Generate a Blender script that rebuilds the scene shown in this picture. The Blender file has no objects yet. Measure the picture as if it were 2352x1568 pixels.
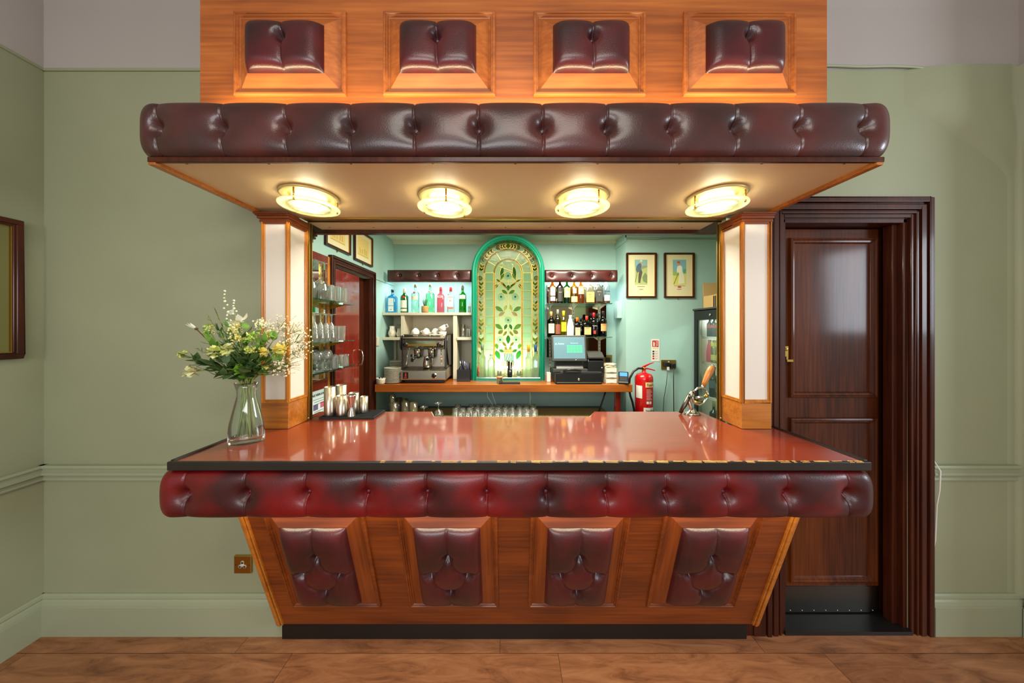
import bpy, math, random
from mathutils import Vector, Matrix
R = random.Random(11)
PI = math.pi
SC = bpy.context.scene
COL = SC.collection

# ------------------------------------------------------------------ camera, world, lights, exposure
EYE = 1.466
cam_data = bpy.data.cameras.new('camera')
cam_data.sensor_width = 36.0
cam_data.lens = 36.0 * 700.0 / 2352.0
cam_data.shift_x = 6.0 / 2352.0
cam_data.shift_y = -29.0 / 2352.0
cam_data.clip_start = 0.02
cam = bpy.data.objects.new('camera', cam_data)
COL.objects.link(cam)
cam.location = (0, 0, EYE)
cam.rotation_euler = (PI / 2, 0, 0)
SC.camera = cam
SC.view_settings.view_transform = 'Standard'
SC.view_settings.look = 'None'
SC.view_settings.gamma = 1
SC.view_settings.use_curve_mapping = False
SC.view_settings.exposure = 0.35

world = bpy.data.worlds.new('world')
SC.world = world
world.use_nodes = True
bg = world.node_tree.nodes['Background']
bg.inputs[0].default_value = (1.0, 0.96, 0.88, 1)
bg.inputs[1].default_value = 0.40

def lin(c):
    c = c / 255.0
    return c / 12.92 if c <= 0.04045 else ((c + 0.055) / 1.055) ** 2.4
def rgb(c, a=1.0):
    return (lin(c[0]), lin(c[1]), lin(c[2]), a)

def area(name, loc, target, sx, sy, power, col, spread=None):
    d = bpy.data.lights.new(name, 'AREA')
    d.shape = 'RECTANGLE'; d.size = sx; d.size_y = sy
    d.energy = power; d.color = col
    if spread: d.spread = spread
    o = bpy.data.objects.new(name, d); COL.objects.link(o)
    o.location = loc
    dv = Vector(target) - Vector(loc)
    o.rotation_euler = dv.to_track_quat('-Z', 'Y').to_euler()
    return o
# daylight from the windows behind and to the right of the photographer
area('window_daylight', (4.15, -0.25, 1.90), (0.9, 1.5, 1.4), 0.9, 0.95, 42, (0.80, 0.90, 1.0))
area('window_daylight_rear', (-0.6, -2.4, 1.9), (0.0, 1.5, 1.2), 2.2, 1.1, 48, (0.97, 0.97, 1.0))
area('overhead_fill', (0.0, -0.7, 3.1), (0.0, 0.0, 0.9), 1.4, 0.8, 24, (1.0, 0.95, 0.84))  # unseen warm fill, added overhead behind the camera to brighten the room
# cool LED strips: on top of the canopy, under the counter rail, above the back shelves
area('led_canopy_top', (0.02, 1.045, 2.195), (0.02, 1.12, 2.6), 2.1, 0.02, 6.0, (1.0, 0.82, 0.50))
area('led_under_counter', (0.035, 1.125, 0.825), (0.035, 1.36, 0.2), 2.2, 0.02, 4.6, (1.0, 0.86, 0.60))
area('led_gin_shelf', (-0.82, 3.22, 1.97), (-0.82, 3.32, 1.5), 0.8, 0.05, 4, (0.74, 0.86, 1.0))
area('led_whisky_shelf', (0.75, 3.22, 1.97), (0.75, 3.32, 1.5), 0.6, 0.05, 3.2, (0.75, 0.88, 1.0))
# ceiling light of the servery
area('servery_ceiling_lamp', (0.3, 2.35, 2.42), (0.3, 2.36, 0.0), 1.3, 0.5, 68, (1.0, 0.95, 0.80))
# lamp behind the stained glass
area('stained_glass_backlight', (-0.013, 3.24, 1.02), (-0.013, 3.39, 1.42), 0.5, 0.10, 7.5, (0.97, 1.0, 0.86))

# ------------------------------------------------------------------ materials
def newmat(name):
    m = bpy.data.materials.new(name); m.use_nodes = True
    nt = m.node_tree
    return m, nt, nt.nodes['Principled BSDF'], nt.nodes, nt.links

def mat(name, c, rough=0.5, metal=0.0, c2=None, scale=4.0, stretch=(1, 1, 1), bump=0.0, bscale=80.0,
        coat=0.0, spec=0.5, emit=None, estr=0.0, detail=4.0, rvar=0.0, crough=0.08):
    m, nt, p, N, L = newmat(name)
    p.inputs['Base Color'].default_value = rgb(c)
    p.inputs['Roughness'].default_value = rough
    p.inputs['Metallic'].default_value = metal
    p.inputs['Coat Weight'].default_value = coat
    p.inputs['Coat Roughness'].default_value = crough
    p.inputs['Specular IOR Level'].default_value = spec
    if emit:
        p.inputs['Emission Color'].default_value = rgb(emit)
        p.inputs['Emission Strength'].default_value = estr
    if c2 or bump:
        tc = N.new('ShaderNodeTexCoord'); mp = N.new('ShaderNodeMapping')
        L.new(tc.outputs['Object'], mp.inputs['Vector'])
    if c2:
        mp.inputs['Scale'].default_value = stretch
        nz = N.new('ShaderNodeTexNoise'); nz.inputs['Scale'].default_value = scale
        nz.inputs['Detail'].default_value = detail
        L.new(mp.outputs[0], nz.inputs['Vector'])
        rp = N.new('ShaderNodeValToRGB')
        rp.color_ramp.elements[0].position = 0.33; rp.color_ramp.elements[1].position = 0.68
        rp.color_ramp.elements[0].color = rgb(c); rp.color_ramp.elements[1].color = rgb(c2)
        L.new(nz.outputs['Fac'], rp.inputs['Fac']); L.new(rp.outputs['Color'], p.inputs['Base Color'])
    if bump:
        nb = N.new('ShaderNodeTexNoise'); nb.inputs['Scale'].default_value = bscale; nb.inputs['Detail'].default_value = 3
        bp = N.new('ShaderNodeBump'); bp.inputs['Strength'].default_value = bump; bp.inputs['Distance'].default_value = 0.002
        L.new(tc.outputs['Object'], nb.inputs['Vector']); L.new(nb.outputs['Fac'], bp.inputs['Height'])
        L.new(bp.outputs[0], p.inputs['Normal'])
    return m

def wood(name, ca, cb, cc, axis='X', rough=0.3, coat=0.35, fine=90.0, crough=0.12, big=6.0, nbump=0.12, spec=0.5):
    """fine straight grain running along axis with slow figure"""
    m, nt, p, N, L = newmat(name)
    tc = N.new('ShaderNodeTexCoord')
    def noise(sc, lo, detail, dist=0.0):
        mp = N.new('ShaderNodeMapping')
        s = {'X': (lo, 1, 1), 'Y': (1, lo, 1), 'Z': (1, 1, lo)}[axis]
        mp.inputs['Scale'].default_value = s
        L.new(tc.outputs['Object'], mp.inputs['Vector'])
        n = N.new('ShaderNodeTexNoise'); n.inputs['Scale'].default_value = sc; n.inputs['Detail'].default_value = detail
        n.inputs['Distortion'].default_value = dist
        L.new(mp.outputs[0], n.inputs['Vector'])
        return n
    n1 = noise(fine, 0.035, 5); n2 = noise(big, 0.25, 3, 0.6)
    mx = N.new('ShaderNodeMath'); mx.operation = 'MULTIPLY_ADD'
    mx.inputs[1].default_value = 0.45
    L.new(n1.outputs['Fac'], mx.inputs[0])
    m2 = N.new('ShaderNodeMath'); m2.operation = 'MULTIPLY'; m2.inputs[1].default_value = 0.55
    L.new(n2.outputs['Fac'], m2.inputs[0]); L.new(m2.outputs[0], mx.inputs[2])
    rp = N.new('ShaderNodeValToRGB'); e = rp.color_ramp.elements
    e[0].position = 0.36; e[0].color = rgb(ca); e[1].position = 0.66; e[1].color = rgb(cc)
    k = e.new(0.5); k.color = rgb(cb)
    L.new(mx.outputs[0], rp.inputs['Fac']); L.new(rp.outputs['Color'], p.inputs['Base Color'])
    p.inputs['Roughness'].default_value = rough; p.inputs['Specular IOR Level'].default_value = spec
    p.inputs['Coat Weight'].default_value = coat; p.inputs['Coat Roughness'].default_value = crough
    bp = N.new('ShaderNodeBump'); bp.inputs['Strength'].default_value = nbump; bp.inputs['Distance'].default_value = 0.001
    L.new(n1.outputs['Fac'], bp.inputs['Height'])
    if nbump: L.new(bp.outputs[0], p.inputs['Normal'])
    return m

def leather(name, ca, cb, rough=0.34, coat=0.25):
    m, nt, p, N, L = newmat(name)
    tc = N.new('ShaderNodeTexCoord')
    n1 = N.new('ShaderNodeTexNoise'); n1.inputs['Scale'].default_value = 5.5; n1.inputs['Detail'].default_value = 2.5
    L.new(tc.outputs['Object'], n1.inputs['Vector'])
    rp = N.new('ShaderNodeValToRGB'); e = rp.color_ramp.elements
    e[0].position = 0.40; e[0].color = rgb(ca); e[1].position = 0.66; e[1].color = rgb(cb)
    L.new(n1.outputs['Fac'], rp.inputs['Fac']); L.new(rp.outputs['Color'], p.inputs['Base Color'])
    v = N.new('ShaderNodeTexVoronoi'); v.inputs['Scale'].default_value = 260
    L.new(tc.outputs['Object'], v.inputs['Vector'])
    n2 = N.new('ShaderNodeTexNoise'); n2.inputs['Scale'].default_value = 45; n2.inputs['Detail'].default_value = 4
    L.new(tc.outputs['Object'], n2.inputs['Vector'])
    ad = N.new('ShaderNodeMath'); ad.operation = 'ADD'
    L.new(v.outputs['Distance'], ad.inputs[0]); L.new(n2.outputs['Fac'], ad.inputs[1])
    bp = N.new('ShaderNodeBump'); bp.inputs['Strength'].default_value = 0.16; bp.inputs['Distance'].default_value = 0.0015
    L.new(ad.outputs[0], bp.inputs['Height']); L.new(bp.outputs[0], p.inputs['Normal'])
    p.inputs['Roughness'].default_value = rough
    p.inputs['Coat Weight'].default_value = coat; p.inputs['Coat Roughness'].default_value = 0.2
    return m

def thinglass(name, tint=(235, 245, 238), edge=0.55, rough=0.03, body=0.06, bodycol=(225, 235, 225)):
    """thin clear glass: see-through face on, brighter and mirror-like at grazing angles"""
    m, nt, p, N, L = newmat(name)
    out = N['Material Output']; N.remove(p)
    tr = N.new('ShaderNodeBsdfTransparent'); tr.inputs[0].default_value = rgb(tint)
    gl = N.new('ShaderNodeBsdfGlossy'); gl.inputs['Roughness'].default_value = rough
    gl.inputs['Color'].default_value = (1, 1, 1, 1)
    df = N.new('ShaderNodeBsdfTranslucent'); df.inputs[0].default_value = rgb(bodycol)
    lw = N.new('ShaderNodeLayerWeight'); lw.inputs['Blend'].default_value = edge
    mp = N.new('ShaderNodeMapRange'); mp.inputs['To Min'].default_value = 0.04; mp.inputs['To Max'].default_value = 0.85
    L.new(lw.outputs['Fresnel'], mp.inputs['Value'])
    m0 = N.new('ShaderNodeMixShader'); m0.inputs[0].default_value = body
    L.new(tr.outputs[0], m0.inputs[1]); L.new(df.outputs[0], m0.inputs[2])
    m1 = N.new('ShaderNodeMixShader')
    L.new(mp.outputs[0], m1.inputs[0]); L.new(m0.outputs[0], m1.inputs[1]); L.new(gl.outputs[0], m1.inputs[2])
    L.new(m1.outputs[0], out.inputs['Surface'])
    return m

def colglass(name, c, dense=0.5, rough=0.05):
    """coloured bottle glass or liquid: part see-through, part scattering, glossy skin"""
    return thinglass(name, tint=c, edge=0.25, rough=rough, body=dense, bodycol=c)

MT = {}
def W_(k, *a, **kw): MT[k] = wood(k, *a, **kw)
W_('fascia_wood', (132, 68, 26), (160, 86, 34), (182, 106, 46), 'X', rough=0.42, coat=0.08)
W_('base_wood', (88, 36, 8), (116, 52, 12), (140, 68, 19), 'X', rough=0.4, coat=0.12)
W_('base_wood_upright', (88, 36, 8), (116, 52, 12), (140, 68, 19), 'Z', rough=0.4, coat=0.12)
W_('pillar_wood', (150, 84, 24), (178, 106, 34), (196, 124, 46), 'X', rough=0.3, coat=0.3)
W_('moulding_wood', (156, 88, 22), (186, 112, 28), (206, 132, 42), 'Z', rough=0.22, coat=0.5)
W_('worktop_wood', (116, 36, 14), (132, 45, 18), (146, 55, 26), 'X', rough=0.3, coat=1.0, crough=0.07, fine=150, big=1.2, nbump=0.0)
W_('door_wood', (54, 21, 4), (82, 36, 8), (106, 52, 14), 'Z', rough=0.55, coat=0.28, crough=0.12, big=3.5, spec=0.12)
W_('frame_wood', (46, 16, 6), (62, 24, 9), (80, 35, 12), 'Z', rough=0.4, coat=0.2, spec=0.25)
W_('red_door_wood', (96, 24, 16), (116, 34, 22), (128, 44, 28), 'Z', rough=0.18, coat=0.8, crough=0.06)
W_('backbar_wood', (138, 70, 20), (164, 88, 28), (180, 104, 40), 'X', rough=0.28, coat=0.4)
W_('handle_wood', (188, 112, 44), (208, 130, 56), (220, 146, 70), 'Z', rough=0.35)
MT['sage'] = mat('sage_wall_paint', (147, 151, 121), 0.62, c2=(155, 159, 129), scale=1.6, bump=0.12, bscale=160)
MT['sage_trim'] = mat('sage_gloss_paint', (152, 158, 130), 0.4, c2=(159, 165, 137), scale=2, bump=0.04)
MT['frieze'] = mat('grey_frieze_paint', (168, 160, 154), 0.8, c2=(174, 167, 161), scale=1.2, bump=0.1, bscale=120)
MT['teal'] = mat('pale_teal_wall_paint', (160, 196, 186), 0.55, c2=(168, 202, 192), scale=1.8, bump=0.12, bscale=140)
MT['cream'] = mat('cream_ceiling_paint', (214, 208, 178), 0.7)
MT['soffit'] = mat('cream_soffit_board', (222, 194, 150), 0.42, c2=(226, 200, 158), scale=1.4)
MT['panelwhite'] = mat('off_white_panel', (222, 212, 200), 0.45, c2=(226, 217, 206), scale=1.5)
MT['leather'] = leather('oxblood_leather', (42, 18, 22), (80, 18, 24), rough=0.34)
MT['leather_red'] = leather('red_leather', (58, 9, 13), (118, 6, 12), rough=0.38, coat=0.12)
MT['leather_dark'] = leather('brown_leather', (54, 28, 26), (82, 34, 30), rough=0.33)
MT['black'] = mat('black_paint', (18, 17, 16), 0.4)
MT['blackedge'] = mat('black_edging', (30, 26, 22), 0.32, c2=(38, 30, 24), scale=8)
MT['chip'] = mat('bare_chipped_edge', (206, 160, 84), 0.7)
MT['lampmetal'] = mat('pale_gold_enamel', (222, 200, 140), 0.3, 0.4)
MT['brass'] = mat('brass', (198, 158, 78), 0.25, 1.0)
MT['brass_dull'] = mat('dull_brass', (160, 128, 60), 0.35, 0.9)
MT['chrome'] = mat('chrome', (214, 210, 200), 0.12, 1.0)
MT['steel'] = mat('brushed_steel', (196, 186, 170), 0.34, 1.0, bump=0.05, bscale=200)
MT['steel_dark'] = mat('dark_steel', (96, 92, 84), 0.3, 1.0)
MT['bronze'] = mat('dark_bronze_track', (70, 56, 36), 0.3, 0.8)
MT['blackplastic'] = mat('black_plastic', (22, 22, 22), 0.35)
MT['greyplastic'] = mat('grey_plastic', (62, 62, 58), 0.4)
MT['rubber'] = mat('black_rubber', (24, 24, 24), 0.7, bump=0.5, bscale=500)
MT['china'] = mat('cream_china', (226, 218, 198), 0.25, coat=0.4)
MT['paper'] = mat('cream_paper', (226, 216, 170), 0.8)
MT['white'] = mat('white_plastic', (226, 222, 210), 0.4)
MT['green'] = mat('jade_gloss_paint', (0, 116, 86), 0.25, coat=0.4)
MT['card'] = mat('brown_cardboard', (186, 154, 96), 0.8, c2=(194, 162, 104), scale=3)
MT['red'] = mat('fire_red_enamel', (190, 12, 16), 0.25, coat=0.5)
MT['shelfpaint'] = mat('cream_shelf_paint', (204, 196, 170), 0.45)
MT['glass'] = thinglass('clear_glass', tint=(252, 254, 252), edge=0.34, body=0.10, bodycol=(250, 252, 248))
MT['crystal'] = thinglass('cut_crystal', tint=(252, 254, 250), edge=0.45, body=0.20, rough=0.04, bodycol=(252, 252, 246))
MT['shelfglass'] = thinglass('green_edged_shelf_glass', tint=(205, 232, 215), edge=0.45, body=0.12, bodycol=(150, 215, 190))
MT['mirror'] = mat('mirror', (215, 215, 205), 0.02, 1.0)

# ------------------------------------------------------------------ mesh building
class MB:
    def __init__(s): s.v = []; s.f = []; s.m = []; s.s = []
    def add(s, vs, fs, m=0, smooth=False):
        b = len(s.v); s.v += [tuple(v) for v in vs]
        for f in fs:
            s.f.append(tuple(i + b for i in f)); s.m.append(m); s.s.append(smooth)
        return s
    def box(s, x0, x1, y0, y1, z0, z1, m=0):
        vs = [(x, y, z) for z in (z0, z1) for y in (y0, y1) for x in (x0, x1)]
        return s.add(vs, [(0, 2, 3, 1), (4, 5, 7, 6), (0, 1, 5, 4), (2, 6, 7, 3), (0, 4, 6, 2), (1, 3, 7, 5)], m)
    def lathe(s, prof, seg=24, m=0, c=(0, 0, 0), smooth=True, sq=0, sx=1, sy=1, a0=0.0, a1=2 * PI, facet=0):
        full = abs(a1 - a0 - 2 * PI) < 1e-6
        n = seg if full else seg + 1
        vs = []
        for (r, z) in prof:
            for i in range(n):
                a = a0 + (a1 - a0) * i / seg
                ca, sa = math.cos(a), math.sin(a)
                k = 1.0
                if sq: k = 1.0 / (abs(ca) ** sq + abs(sa) ** sq) ** (1.0 / sq)
                if facet and i % 2: k *= (1 - facet)
                vs.append((c[0] + r * k * ca * sx, c[1] + r * k * sa * sy, c[2] + z))
        fs = []
        for j in range(len(prof) - 1):
            for i in range(seg):
                i2 = (i + 1) % n if full else i + 1
                fs.append((j * n + i, j * n + i2, (j + 1) * n + i2, (j + 1) * n + i))
        s.add(vs, fs, m, smooth)
        b = len(s.v) - len(vs)
        if full:
            if prof[0][0] > 1e-6: s.f.append(tuple(b + i for i in reversed(range(n)))); s.m.append(m); s.s.append(False)
            if prof[-1][0] > 1e-6 and prof[-1][0] != -1:
                pass
        return s
    def cyl(s, r, z0, z1, seg=24, m=0, c=(0, 0, 0), r2=None, **k):
        r2 = r if r2 is None else r2
        return s.lathe([(0, z0), (r, z0), (r, z0), (r2, z1), (r2, z1), (0, z1)], seg, m, c, smooth=True, **k)
    def tube(s, pts, r, seg=8, m=0, closed=False, cap=True):
        pts = [Vector(p) for p in pts]; n = len(pts); vs = []
        up = Vector((0, 0, 1)); prev = None
        for i, p in enumerate(pts):
            if closed: t = pts[(i + 1) % n] - pts[i - 1]
            else: t = pts[min(i + 1, n - 1)] - pts[max(i - 1, 0)]
            t.normalize()
            if prev is None:
                a = t.cross(up)
                if a.length < 1e-3: a = t.cross(Vector((1, 0, 0)))
            else: a = prev - t * prev.dot(t)
            a.normalize(); prev = a; b = t.cross(a)
            rr = r[i] if isinstance(r, (list, tuple)) else r
            for k in range(seg):
                g = 2 * PI * k / seg
                vs.append(p + a * math.cos(g) * rr + b * math.sin(g) * rr)
        fs = []
        for i in range(n if closed else n - 1):
            j = (i + 1) % n
            for k in range(seg):
                k2 = (k + 1) % seg
                fs.append((i * seg + k, i * seg + k2, j * seg + k2, j * seg + k))
        s.add(vs, fs, m, True)
        if cap and not closed:
            b = len(s.v) - len(vs)
            s.f.append(tuple(b + k for k in reversed(range(seg)))); s.m.append(m); s.s.append(False)
            s.f.append(tuple(b + (n - 1) * seg + k for k in range(seg))); s.m.append(m); s.s.append(False)
        return s
    def prism(s, poly, a, b, m=0, axis='Y', smooth=False):
        """polygon in the plane across axis, pushed from a to b (poly points are the two other coordinates)"""
        def P(u, w, t):
            return {'Y': (u, t, w), 'X': (t, u, w), 'Z': (u, w, t)}[axis]
        n = len(poly)
        vs = [P(u, w, a) for u, w in poly] + [P(u, w, b) for u, w in poly]
        fs = [tuple(range(n)), tuple(reversed(range(n, 2 * n)))]
        s.add(vs, fs, m)
        s.add(vs, [(i, i + n, (i + 1) % n + n, (i + 1) % n) for i in range(n)], m, smooth)
        return s
    def sphere(s, c, r, m=0, seg=12, rings=8, sc=(1, 1, 1)):
        pr = [(max(r * math.sin(PI * i / rings), 0), -r * math.cos(PI * i / rings)) for i in range(rings + 1)]
        vs = []; 
        for (rr, z) in pr:
            for i in range(seg):
                a = 2 * PI * i / seg
                vs.append((c[0] + rr * math.cos(a) * sc[0], c[1] + rr * math.sin(a) * sc[1], c[2] + z * sc[2]))
        fs = [(j * seg + i, j * seg + (i + 1) % seg, (j + 1) * seg + (i + 1) % seg, (j + 1) * seg + i) for j in range(rings) for i in range(seg)]
        return s.add(vs, fs, m, True)
    def grid(s, fn, nu, nv, m=0, smooth=True, flip=False):
        vs = [fn(i / nu, j / nv) for j in range(nv + 1) for i in range(nu + 1)]
        fs = []
        for j in range(nv):
            for i in range(nu):
                a = j * (nu + 1) + i
                q = (a, a + 1, a + nu + 2, a + nu + 1)
                fs.append(q[::-1] if flip else q)
        return s.add(vs, fs, m, smooth)
    def xf(s, M, start=0):
        for i in range(start, len(s.v)): s.v[i] = tuple(M @ Vector(s.v[i]))
        return s
    def build(s, name, mats, parent=None, loc=(0, 0, 0), bevel=0, rot=None, fixn=True):
        me = bpy.data.meshes.new(name)
        me.from_pydata(s.v, [], s.f)
        if not isinstance(mats, (list, tuple)): mats = [mats]
        for mm in mats: me.materials.append(MT[mm] if isinstance(mm, str) else mm)
        me.polygons.foreach_set('material_index', s.m)
        me.polygons.foreach_set('use_smooth', s.s)
        me.validate(); me.update()
        if fixn:
            import bmesh
            bm = bmesh.new(); bm.from_mesh(me)
            bmesh.ops.remove_doubles(bm, verts=bm.verts, dist=1e-6)
            bmesh.ops.recalc_face_normals(bm, faces=bm.faces)
            bm.to_mesh(me); bm.free()
        o = bpy.data.objects.new(name, me); COL.objects.link(o)
        o.location = loc
        if rot: o.rotation_euler = rot
        if parent: o.parent = parent
        if bevel:
            b = o.modifiers.new('bevel', 'BEVEL'); b.width = bevel; b.segments = 2
            b.limit_method = 'ANGLE'; b.angle_limit = math.radians(40)
        return o

def thing(name, label, cat, loc=(0, 0, 0), rz=0, group=None):
    o = bpy.data.objects.new(name, None); COL.objects.link(o)
    o.location = loc; o.rotation_euler = (0, 0, rz); o.empty_display_size = 0.05
    o['label'] = label; o['category'] = cat
    if group: o['group'] = group
    return o
def tag(o, label, cat, group=None, kind=None):
    o['label'] = label; o['category'] = cat
    if group: o['group'] = group
    if kind: o['kind'] = kind
    return o
def struct(o, label=None):
    o['kind'] = 'structure'
    if label: o['label'] = label
    return o
def dup(root, loc=None, rz=None, label=None, group=None):
    def rec(o, par):
        c = o.copy(); COL.objects.link(c)
        if par: c.parent = par
        for ch in o.children: rec(ch, c)
        return c
    r = rec(root, None)
    if loc is not None: r.location = loc
    if rz is not None: r.rotation_euler = (0, 0, rz)
    if label: r['label'] = label
    if group: r['group'] = group
    return r
def text(s, size, loc, parent, m, rot=(PI / 2, 0, 0), name='lettering', ext=0.0003, sx=1.0, bold=False):
    c = bpy.data.curves.new(name, 'FONT'); c.body = s; c.size = size; c.extrude = ext
    c.align_x = 'CENTER'; c.align_y = 'CENTER'
    if bold: c.offset = size * 0.02
    c.resolution_u = 3
    c.materials.append(MT[m] if isinstance(m, str) else m)
    tmp = bpy.data.objects.new(name, c); COL.objects.link(tmp)
    bpy.context.view_layer.update()
    me = bpy.data.meshes.new_from_object(tmp.evaluated_get(bpy.context.evaluated_depsgraph_get()))
    bpy.data.objects.remove(tmp); bpy.data.curves.remove(c)
    o = bpy.data.objects.new(name, me); COL.objects.link(o)
    o.location = loc; o.rotation_euler = rot; o.scale = (sx, 1, 1)
    if parent: o.parent = parent
    return o
def cam_pt(px, py, s):
    return Vector(((px - 1170) / s, 700.0 / s, EYE - (py - 755) / s))
# ------------------------------------------------------------------ the room
YW = 1.477            # front face of the wall the bar stands in
YB = 1.552            # its back face
XL, XR = -2.255, 2.465
# floor: wood-look boards 1.2 m long, laid across
def floor():
    m, nt, p, N, L = newmat('oak_look_floor_boards')
    tc = N.new('ShaderNodeTexCoord'); at = N.new('ShaderNodeAttribute'); at.attribute_name = 'plank'
    sc = N.new('ShaderNodeVectorMath'); sc.operation = 'MULTIPLY_ADD'
    sc.inputs[1].default_value = (7, 13, 0); L.new(at.outputs['Color'], sc.inputs[0])
    L.new(tc.outputs['Object'], sc.inputs[2])
    mp = N.new('ShaderNodeMapping'); mp.inputs['Scale'].default_value = (0.9, 4.5, 1); L.new(sc.outputs[0], mp.inputs[0])
    n = N.new('ShaderNodeTexNoise'); n.inputs['Scale'].default_value = 4.5; n.inputs['Detail'].default_value = 12; n.inputs['Distortion'].default_value = 0.9
    n.inputs['Roughness'].default_value = 0.72
    L.new(mp.outputs[0], n.inputs[0])
    rp = N.new('ShaderNodeValToRGB'); e = rp.color_ramp.elements
    e[0].position = 0.30; e[0].color = rgb((98, 60, 38)); e[1].position = 0.72; e[1].color = rgb((182, 128, 88))
    k = e.new(0.48); k.color = rgb((150, 98, 64))
    L.new(n.outputs['Fac'], rp.inputs[0])
    mx = N.new('ShaderNodeMixRGB'); mx.blend_type = 'MULTIPLY'; mx.inputs[0].default_value = 0.5
    r2 = N.new('ShaderNodeValToRGB'); r2.color_ramp.elements[0].color = (0.72, 0.68, 0.66, 1); r2.color_ramp.elements[1].color = (1.15, 1.1, 1.0, 1)
    L.new(at.outputs['Fac'], r2.inputs[0]); L.new(rp.outputs[0], mx.inputs[1]); L.new(r2.outputs[0], mx.inputs[2])
    L.new(mx.outputs[0], p.inputs['Base Color']); p.inputs['Roughness'].default_value = 0.42
    bp = N.new('ShaderNodeBump'); bp.inputs['Strength'].default_value = 0.15; bp.inputs['Distance'].default_value = 0.001
    L.new(n.outputs['Fac'], bp.inputs['Height']); L.new(bp.outputs[0], p.inputs['Normal'])
    b = MB(); cols = []
    b.box(-2.8, 3.0, -1.2, 3.6, -0.06, -0.0015, 1); cols += [0.5] * 6
    y = 1.378; rows = []
    while y > -1.2: rows.append(y); y -= 0.18
    offs = {0: 0.22}
    k = 0
    ylist = [1.378 + 0.18] + rows
    for i, yt in enumerate(ylist):
        off = [-0.043, 0.22][i] if i < 2 else R.uniform(-0.6, 0.6)
        for j in range(-3, 4):
            x0 = off + j * 1.2
            a, c = max(x0 + 0.0008, -2.8), min(x0 + 1.2 - 0.0008, 3.0)
            if c <= a: continue
            b.add([(a, yt - 0.1792, 0), (c, yt - 0.1792, 0), (c, yt - 0.0008, 0), (a, yt - 0.0008, 0)], [(0, 1, 2, 3)], 0)
            cols.append(R.random())
    o = b.build('floor', [m, 'black'], fixn=False)
    at = o.data.attributes.new('plank', 'FLOAT_COLOR', 'FACE')
    for i, c in enumerate(cols[:len(o.data.polygons)]): at.data[i].color = (c, c, c, 1)
    struct(o)
floor()
# walls of the front room
b = MB()
ZT = 2.72
DX0, DX1, DZ = 1.32, 1.93, 2.0          # door opening
OX0, OX1 = -1.070, 1.108                # servery opening
b.box(XL - 0.1, OX0, YW, YB, 0, ZT); b.box(OX1, DX0, YW, YB, 0, ZT); b.box(OX0, OX1, YW, YB, 2.03, ZT)
b.box(OX0, OX1, YW, YB, 0, 0.97)
b.box(DX0, DX1, YW, YB, DZ, ZT); b.box(DX1, XR + 0.1, YW, YB, 0, ZT)
struct(b.build('wall_back', 'sage'))
b = MB(); b.box(XL - 0.1, XL, -0.4, YW, 0, ZT); struct(b.build('wall_left', 'sage'))
b = MB(); b.box(XR, XR + 0.1, 1.12, YW, 0, ZT); struct(b.build('wall_right', 'sage'))
# grey frieze that coves into the ceiling
def cove(name, fn):
    pr = [(0, ZT), (0.004, ZT + 0.002), (0.004, ZT + 0.30)]
    for i in range(1, 9):
        a = PI / 2 * i / 8
        pr.append((0.004 + 0.16 * (1 - math.cos(a)), ZT + 0.30 + 0.16 * math.sin(a)))
    pr += [(0.164, ZT + 0.6), (-0.1, ZT + 0.6), (-0.1, ZT)]
    b = MB(); fn(b, pr); o = b.build(name, 'frieze'); struct(o)
cove('trim_1', lambda b, pr: b.prism([(YW - u, w) for u, w in pr], XL - 0.1, XR + 0.1, axis='X'))
cove('trim_2', lambda b, pr: b.prism([(XL + u, w) for u, w in pr], -0.4, YW, axis='Y'))
cove('trim_3', lambda b, pr: b.prism([(XR - u, w) for u, w in pr], 1.12, YW, axis='Y'))
b = MB(); b.box(XL - 0.1, XR + 0.4, -1.0, YW, ZT + 0.46, ZT + 0.6); struct(b.build('ceiling', 'frieze'))
# dado rail, skirting, thin picture line
def prof_run(name, prof, m='sage_trim', runs=()):
    b = MB()
    for r in runs:
        if r[0] == 'X': b.prism([(r[3] - u, w) for u, w in prof], r[1], r[2], axis='X')
        elif r[0] == 'L': b.prism([(r[3] + u, w) for u, w in prof], r[1], r[2], axis='Y')
        else: b.prism([(r[3] - u, w) for u, w in prof], r[1], r[2], axis='Y')
    return struct(b.build(name, m))
dado = [(0, 0.812), (0.022, 0.812), (0.026, 0.806), (0.026, 0.800), (0.018, 0.796), (0.016, 0.784), (0.026, 0.778), (0.027, 0.768), (0.012, 0.760), (0.010, 0.748), (0.014, 0.742), (0.014, 0.738), (0, 0.736)]
skirt = [(0, 0.19), (0.008, 0.19), (0.014, 0.184), (0.016, 0.172), (0.012, 0.166), (0.018, 0.158), (0.022, 0.142), (0.022, 0.138), (0.026, 0.136), (0.026, 0), (0, 0)]
line = [(0, 2.712), (0.006, 2.712), (0.008, 2.716), (0.008, 2.724), (0, 2.726)]
prof_run('trim_4', dado, runs=[('X', XL, -1.02, YW), ('L', -0.4, YW - 0.002, XL)])
prof_run('trim_5', dado, runs=[('X', 2.028, XR - 0.02, YW)])
prof_run('baseboard_left', skirt, runs=[('L', -0.4, YW - 0.002, XL)])
prof_run('baseboard_back', skirt, runs=[('X', XL, -1.06, YW), ('X', 2.03, XR, YW)])
prof_run('baseboard_right', skirt, runs=[('R', 1.12, YW - 0.03, XR)])
prof_run('trim_6', line, 'sage', runs=[('X', XL, -1.0, YW), ('L', -0.4, YW - 0.002, XL)])
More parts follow.
